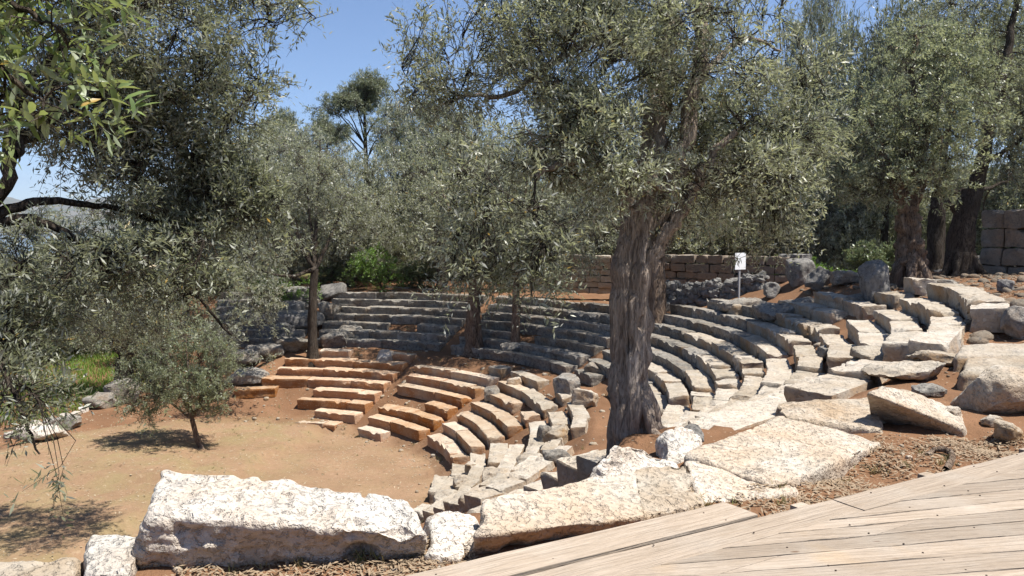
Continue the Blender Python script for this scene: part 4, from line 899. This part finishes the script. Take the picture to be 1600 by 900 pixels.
tb = np.array([-17.2, 20.6, 0.0]); tb[2] = hz(tb[0], tb[1])
tree('olive_tree', 'tall dark olive shading the orchestra from the frame edge', 'olive tree', tb, [tb, tb+np.array([.2, 0, 2.0]), tb+np.array([.9, .2, 4.2])], [.35, .3, .22], [([tb+np.array([.8, .2, 4.0]), np.array([-14.8, 21, 5.6]), np.array([-12.2, 21.4, 6.8])], .16, .04), ([tb+np.array([.8, .2, 4.0]), np.array([-16, 21, 6.5]), np.array([-14, 21.3, 8.5])], .15, .04), ([tb+np.array([.8, .2, 4.0]), np.array([-17.5, 20.4, 6.5])], .14, .05)],
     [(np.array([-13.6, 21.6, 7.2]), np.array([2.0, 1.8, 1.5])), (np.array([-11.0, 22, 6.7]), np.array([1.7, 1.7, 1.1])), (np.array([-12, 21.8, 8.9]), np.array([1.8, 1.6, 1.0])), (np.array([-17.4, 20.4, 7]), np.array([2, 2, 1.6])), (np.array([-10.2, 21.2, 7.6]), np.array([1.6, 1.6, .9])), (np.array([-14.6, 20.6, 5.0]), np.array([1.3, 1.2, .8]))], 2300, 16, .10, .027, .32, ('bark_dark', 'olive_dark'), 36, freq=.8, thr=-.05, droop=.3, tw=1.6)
P0 = [onz(1448, 711, 7.03), onz(1462, 702, 7.06), onz(1482, 704, 7.07), onz(1488, 716, 7.05), onz(1478, 733, 7.02)]
bg_ = Bag(); tube(bg_, cat_rom(P0, 16), np.linspace(.022, .03, 16), 10, (.3, 1.2, 3), 4); V, F = bg_.out(); c = V.mean(0)
o = make('dead_root', V-c, F, M['bark_brown']); o.location = [float(q) for q in c]; tag(o, 'curved brown dead root lying on litter by the deck', 'root')
# ---- trees of the wood: four kinds grown once, then copied
def wood_kind(name, label, cat, mats, H, W, nt, npl, ll, lw, seed, kind):
    b = np.zeros(3); top = np.array([.2, 0, H*.34])
    rg = np.random.default_rng(seed)
    if kind == 'pine':
        tr = [b, np.array([.1, 0, H*.4]), np.array([0, .1, H*.9])]
        ells = []
        for i in range(19):
            a = i*2.4; q = rg.uniform(.12, .20); rr = .46*math.sqrt((i+.3)/19); ells.append((np.array([math.cos(a)*rr*W, math.sin(a)*rr*W, (.95-.75*rr*rg.uniform(.4, 1.35))*H]), np.array([q*W*1.2, q*W*1.2, q*W*.8])))
        limbs = [([np.array([0, 0, max(.42*H, e[0][2]-.05*H-.75*np.hypot(*e[0][:2])*rg.uniform(.5, 1.3))]), e[0]*np.array([.55, .5, 1])-np.array([.1, -.15, .03*H]), e[0]], .06, .02) for e in ells]
        tradd = [.28, .2, .06]
    else:
        tr = [b, np.array([.15, .1, H*.17]), top]; tradd = [.3, .26, .2]; ells = []
        for i in range(11):
            a = i*2.4; q = rg.uniform(.25, .36); z = rg.uniform(.26, .82); rr = W*.30*(1.15-abs(z-.55)) if i else 0
            ells.append((np.array([math.cos(a)*rr, math.sin(a)*rr, z*H]), np.array([q*W, q*W, q*W*.85])))
        ells.append((np.array([0, 0, H*.86]), np.array([W*.22, W*.22, H*.12])))
        limbs = [([top*.9, (top+e[0])/2+np.array([0, 0, .2]), e[0]], .12, .03) for e in ells]
    r = tree(name, label, cat, b, tr, tradd, limbs, ells, nt, npl, ll, lw, .5, mats, seed, None, freq=.5, thr=-.3 if kind != 'pine' else -.12, tw=2.4, sides=10, nseg=10)
    return r
K = {'grey': wood_kind('woodland_olive', '', '', ('bark', 'olive_silver'), 7.5, 7.0, 2600, 15, .22, .06, 51, 'o'),
     'green': wood_kind('woodland_olive', '', '', ('bark_dark', 'olive'), 8.0, 6.5, 2600, 15, .22, .06, 52, 'o'),
     'dark': wood_kind('woodland_tree', '', '', ('bark_dark', 'olive_dark'), 8.5, 7.0, 2600, 15, .22, .06, 53, 'o'),
     'pine': wood_kind('pine_tree', '', '', ('bark_dark', 'pine'), 17.0, 7.0, 2300, 18, .2, .045, 54, 'pine')}
used = set()
def plant(kind, px, pytop, s, wpx, rot, label, cat='tree', group='trees of the wood behind', hfix=None):
    src = K[kind]; H = {'grey': 7.3, 'green': 7.8, 'dark': 8.3, 'pine': 16.9}[kind]; W = {'grey': 7, 'green': 6.5, 'dark': 7, 'pine': 5.8}[kind]
    top = at(px, pytop, s); x, y = top[0], top[1]; g = hz(x, y); h = max(2, top[2]-g); w = wpx*s/FX
    if kind not in used: o = src; used.add(kind); ch = list(src.children)
    else:
        o = src.copy(); COL.objects.link(o)
        for c in src.children:
            d = c.copy(); COL.objects.link(d); d.parent = o
    o.location = (x, y, g-.1); o.rotation_euler = (0, 0, rot); k = w/W; o.scale = (k, k, h/H)
    o['label'] = label; o['category'] = cat; o['group'] = group
W_ = [('pine', 568, 98, 62, 125, .4, 'tall umbrella pine standing clear against the sky', 'pine tree'), ('pine', 448, 160, 66, 70, 2.1, 'small pine top poking above the olives', 'pine tree'), ('pine', 510, 170, 68, 60, 3.1, 'dark slim pine beside the tall umbrella pine', 'pine tree'),
      ('grey', 445, 205, 52, 170, 1, 'broad silver olive under the small pine top'), ('grey', 545, 245, 50, 130, 2, 'grey olive in front of the umbrella pine trunk'), ('green', 610, 225, 54, 120, 3, 'round olive just beyond the umbrella pine'),
      ('grey', 680, 145, 58, 150, 4, 'tall hazy olive beneath the dark bare bough'), ('green', 760, 180, 56, 160, 5, 'tall olive behind the twisted two-stemmed one'), ('grey', 630, 300, 57, 120, .5, 'low grey olive over the bright green bushes'),
      ('green', 380, 190, 55, 150, 1.5, 'olive rising behind the pale bushy olive'), ('grey', 330, 250, 50, 150, 2.5, 'silver olive half hidden by overhanging boughs'), ('green', 250, 330, 58, 170, 3.5, 'tree beyond the stout meadow olive'),
      ('green', 110, 400, 56, 190, 4.5, 'spreading tree at the far side of the meadow'), ('green', 20, 395, 52, 170, 5.5, 'tree at the meadow margin by the frame edge'), ('green', 330, 420, 47, 110, .9, 'low olive between meadow and rubble mound'),
      ('grey', 850, 230, 54, 150, 1.9, 'olive hidden behind the drooping near boughs'), ('green', 950, 260, 55, 150, 2.9, 'olive screened by the giant trunk'), ('green', 1080, 255, 48, 170, 3.9, 'olive overhanging the brown ashlar wall'),
      ('green', 1165, 280, 47, 130, 4.9, 'olive spilling over the wall above the notice board'), ('green', 1215, 215, 50, 170, 5.9, 'tall tree above the rubble bank'), ('grey', 1290, 240, 46, 150, .2, 'grey olive behind the rubble bank'),
      ('dark', 1340, 190, 52, 150, 1.2, 'shady tree in back of the hollow olive'), ('dark', 1400, -30, 44, 170, 2.2, 'tall dark tree whose top fills the upper sky corner'), 
      ('grey', 1600, 250, 44, 170, 3.2, 'olive behind the massive masonry wall'), ('green', 1530, 230, 50, 150, 4.2, 'olive filling the gap behind the leaning trunk'), ('dark', 1640, -20, 40, 230, 5.2, 'tall shady tree at the hill edge of frame'),
      ('green', 1400, 300, 50, 140, .7, 'low tree seen past the hollow trunk')]
W_ += [('grey', 420, 330, 54, 150, .3, 'low silver olive behind the rubble mound'), ('grey', 520, 350, 56, 150, 1.1, 'low olive behind the broken stump trunk'), ('green', 600, 340, 58, 150, 2.3, 'leafy understorey tree behind the bright bushes'),
       ('green', 690, 330, 58, 150, 3.3, 'leafy understorey tree behind the black-stemmed tree'), ('green', 780, 320, 60, 170, 4.3, 'leafy understorey tree behind the twisted olive'), ('green', 880, 320, 60, 170, 5.3, 'leafy understorey tree behind pale stepped wall'),
       ('dark', 980, 310, 60, 170, .8, 'leafy understorey tree right behind giant trunk'.replace('right ', '')), ('green', 1130, 250, 56, 170, 1.8, 'tall olive far behind the notice board'), ('grey', 480, 310, 70, 200, 2.6, 'far hazy tree filling the wood'), ('green', 700, 260, 72, 220, 3.6, 'far hazy tree closing the wood'),
       ('green', 320, 340, 66, 200, 4.6, 'far hazy tree over the meadow'), ('grey', 180, 370, 62, 190, 5.6, 'far silver olive over the meadow'), ('green', 60, 430, 66, 220, .1, 'far hazy tree by the meadow margin'), ('green', 1250, 280, 60, 200, 1.3, 'far hazy tree over the rubble bank'), ('green', 1480, 260, 60, 220, 2.4, 'far hazy tree on the hill'), ('green', -60, 400, 60, 220, 3.4, 'far hazy tree cut by the frame'),
       ('grey', 1270, -10, 52, 100, .6, 'high tree crown seen between giant olive and hill trees')]
for w in W_: plant(*w[:6], w[6], w[7] if len(w) > 7 else 'tree')

# bushes
def bush(px, py, s, w, h, mat, label, seed, n=420):
    b = at(px, py, s); b[2] = min(hz(b[0], b[1]), b[2]+.3)
    k = s/FX; rg = np.random.default_rng(seed)
    ells = [(b+np.array([rg.uniform(-.5, .5)*w*k, rg.uniform(-.3, .3)*w*k, rg.uniform(.25, .75)*h*k]), np.array([w*.3, w*.3, h*.32])*k) for _ in range(6)]
    o = tree('bush', label, 'bush', b, None, None, [([b, b+np.array([rg.uniform(-.2, .2)*w*k, 0, h*.4*k]), e[0]], .03, .01) for e in ells[:5]], ells, n, 14, .14, .055, .3, ('twig', mat), seed, 'bushes behind the seating', freq=1.0, thr=-.3, sides=10, flute=None, tw=1.6)
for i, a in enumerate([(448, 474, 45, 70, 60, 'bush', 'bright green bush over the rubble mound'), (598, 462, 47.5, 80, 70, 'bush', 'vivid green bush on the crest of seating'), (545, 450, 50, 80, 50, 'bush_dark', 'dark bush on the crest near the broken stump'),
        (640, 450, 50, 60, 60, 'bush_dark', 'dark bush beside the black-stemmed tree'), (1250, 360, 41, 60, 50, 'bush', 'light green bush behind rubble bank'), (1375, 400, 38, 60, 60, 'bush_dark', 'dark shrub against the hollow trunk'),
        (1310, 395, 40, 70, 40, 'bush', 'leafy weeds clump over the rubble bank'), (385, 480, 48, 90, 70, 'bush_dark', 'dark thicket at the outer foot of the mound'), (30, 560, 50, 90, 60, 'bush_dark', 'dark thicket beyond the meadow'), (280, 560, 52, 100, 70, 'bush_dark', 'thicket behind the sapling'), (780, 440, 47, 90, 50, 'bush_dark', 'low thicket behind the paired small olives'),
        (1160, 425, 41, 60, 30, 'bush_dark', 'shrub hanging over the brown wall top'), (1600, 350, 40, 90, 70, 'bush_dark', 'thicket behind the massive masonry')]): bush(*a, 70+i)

# grass
def grass(pix, n, seed, hh, label, z):
    reg = poly_region(pix, z); rng = np.random.default_rng(seed); P = reg(rng, n); n = len(P)
    zz = hgt(P[:, 0], P[:, 1]); a = rng.uniform(0, 6.28, n); h = hh*rng.uniform(.5, 1.3, n)*(1+.5*vnoise(np.column_stack([P*.7, zz*0]), 4)); w = .022*rng.uniform(.7, 1.5, n)
    b = np.column_stack([P, zz-.02]); s = np.stack([np.cos(a), np.sin(a), 0*a], 1)*w[:, None]; ln = rng.normal(size=(n, 3))*.3*h[:, None]; ln[:, 2] = h
    V = np.stack([b-s, b+s, b+s*.5+ln*.6, b-s*.3+ln], 1).reshape(-1, 3)
    tag(make('grass', V, np.arange(n*4).reshape(n, 4), M['grassm']), label, 'grass', kind='stuff')
grass([(-150, 690), (40, 665), (190, 632), (240, 590), (330, 570), (240, 525), (-100, 520)], 60000, 3, .3, 'tall bright grass in the meadow beyond the orchestra', .2)
grass([(1255, 392), (1400, 410), (1420, 385), (1260, 375)], 9000, 4, .4, 'bright weeds behind the rubble bank', 7.2)

# ------------------------------------------------------------------ air between here and the mountain
m = bpy.data.materials.new('air'); m.use_nodes = True; nt = m.node_tree; nt.nodes.clear()
o_ = nt.nodes.new('ShaderNodeOutputMaterial'); v_ = nt.nodes.new('ShaderNodeVolumePrincipled'); v_.inputs['Density'].default_value = 6.0e-5; v_.inputs['Color'].default_value = (.72, .80, 1, 1); v_.inputs['Anisotropy'].default_value = .2
nt.links.new(v_.outputs[0], o_.inputs['Volume'])
V, F = gridbox(1, 1, 1); tag(make('haze', V*np.array([12000, 12000, 395])+np.array([0, 0, 375]), F, m, None, False), 'thin blue air in front of the far mountain', 'haze', kind='stuff')
# dry weeds in the joints of the seating and along the slabs
rng = np.random.default_rng(88)
th = rng.uniform(-45, 98, 240); r = rng.uniform(R0-.3, 22, 240); Cw = np.stack([CX+r*np.cos(th*D2R), CY+r*np.sin(th*D2R)], 1)
Cw = np.concatenate([Cw, poly_region([(1040, 800), (1100, 760), (1240, 760), (1360, 700), (1600, 680), (1600, 705), (1200, 800)])(rng, 90), poly_region([(200, 890), (420, 872), (640, 860), (700, 880), (300, 905)])(rng, 60), pol(R0-3, 90)+rng.normal(size=(60, 2))*3])
k = np.repeat(np.arange(len(Cw)), 16); n = len(k); sz = rng.uniform(.05, .2, len(Cw))*np.where(np.arange(len(Cw)) < 240, 1.2, .55); P = Cw[k]+rng.normal(size=(n, 2))*(sz*.3)[k][:, None]
b = np.column_stack([P, hgt(P[:, 0], P[:, 1])-.01]); ln = rng.normal(size=(n, 3))*.45; ln[:, 2] = 1; ln *= (sz[k]*rng.uniform(.5, 1.2, n))[:, None]; a = rng.uniform(0, 6.28, n); w = np.stack([np.cos(a), np.sin(a), 0*a], 1)*.006
M['straw'] = leaf_mat('dry straw', [(.30, .24, .12), (.22, .21, .08), (.38, .31, .18), (.16, .19, .06)], (.3, .25, .14), 0, .25, (.3, .26, .1), .7, .2)
tag(make('dry_grass', np.stack([b-w, b+w, b+w*.5+ln*.6, b+ln], 1).reshape(-1, 3), np.arange(n*4).reshape(n, 4), M['straw']), 'dry grass tufts in the joints of the stones', 'grass', kind='stuff')
# ------------------------------------------------------------------ light, sky, camera
EL = 66*D2R; sd = np.array([.95, -.31, 0]); sd = sd/np.linalg.norm(sd)
sun_dir = Vector((sd[0]*math.cos(EL), sd[1]*math.cos(EL), math.sin(EL)))
L = bpy.data.lights.new('sun', 'SUN'); L.energy = 4.9; L.angle = .5*D2R; L.color = (1, .955, .88)
lo = bpy.data.objects.new('sun', L); COL.objects.link(lo); lo.rotation_euler = sun_dir.to_track_quat('Z', 'Y').to_euler(); lo.location = (20, 0, 60)
wd = bpy.data.worlds.new('World'); S.world = wd; wd.use_nodes = True; nt = wd.node_tree
bg = nt.nodes['Background']; sk = nt.nodes.new('ShaderNodeTexSky'); sk.sky_type = 'NISHITA'; sk.sun_disc = False
sk.sun_elevation = EL; sk.sun_rotation = math.atan2(sd[0], sd[1]); sk.dust_density = .15; sk.ozone_density = 6.0; sk.air_density = .8
nt.links.new(sk.outputs[0], bg.inputs[0]); bg.inputs[1].default_value = .08
cam = bpy.data.cameras.new('camera'); cam.sensor_width = 36; cam.lens = FX*36/1600; cam.clip_start = .1; cam.clip_end = 60000
co = bpy.data.objects.new('camera', cam); COL.objects.link(co); co.location = EYE; co.rotation_euler = (math.pi/2-PITCH, 0, 0); S.camera = co
S.view_settings.view_transform = 'Standard'; S.view_settings.look = 'None'; S.view_settings.exposure = 1.0; S.view_settings.gamma = 1
S.render.engine = 'CYCLES'; cy = S.cycles
cy.max_bounces = 6; cy.diffuse_bounces = 4; cy.glossy_bounces = 2; cy.transmission_bounces = 3; cy.transparent_max_bounces = 4
cy.use_denoising = True; cy.caustics_reflective = False; cy.caustics_refractive = False; cy.sample_clamp_indirect = 6
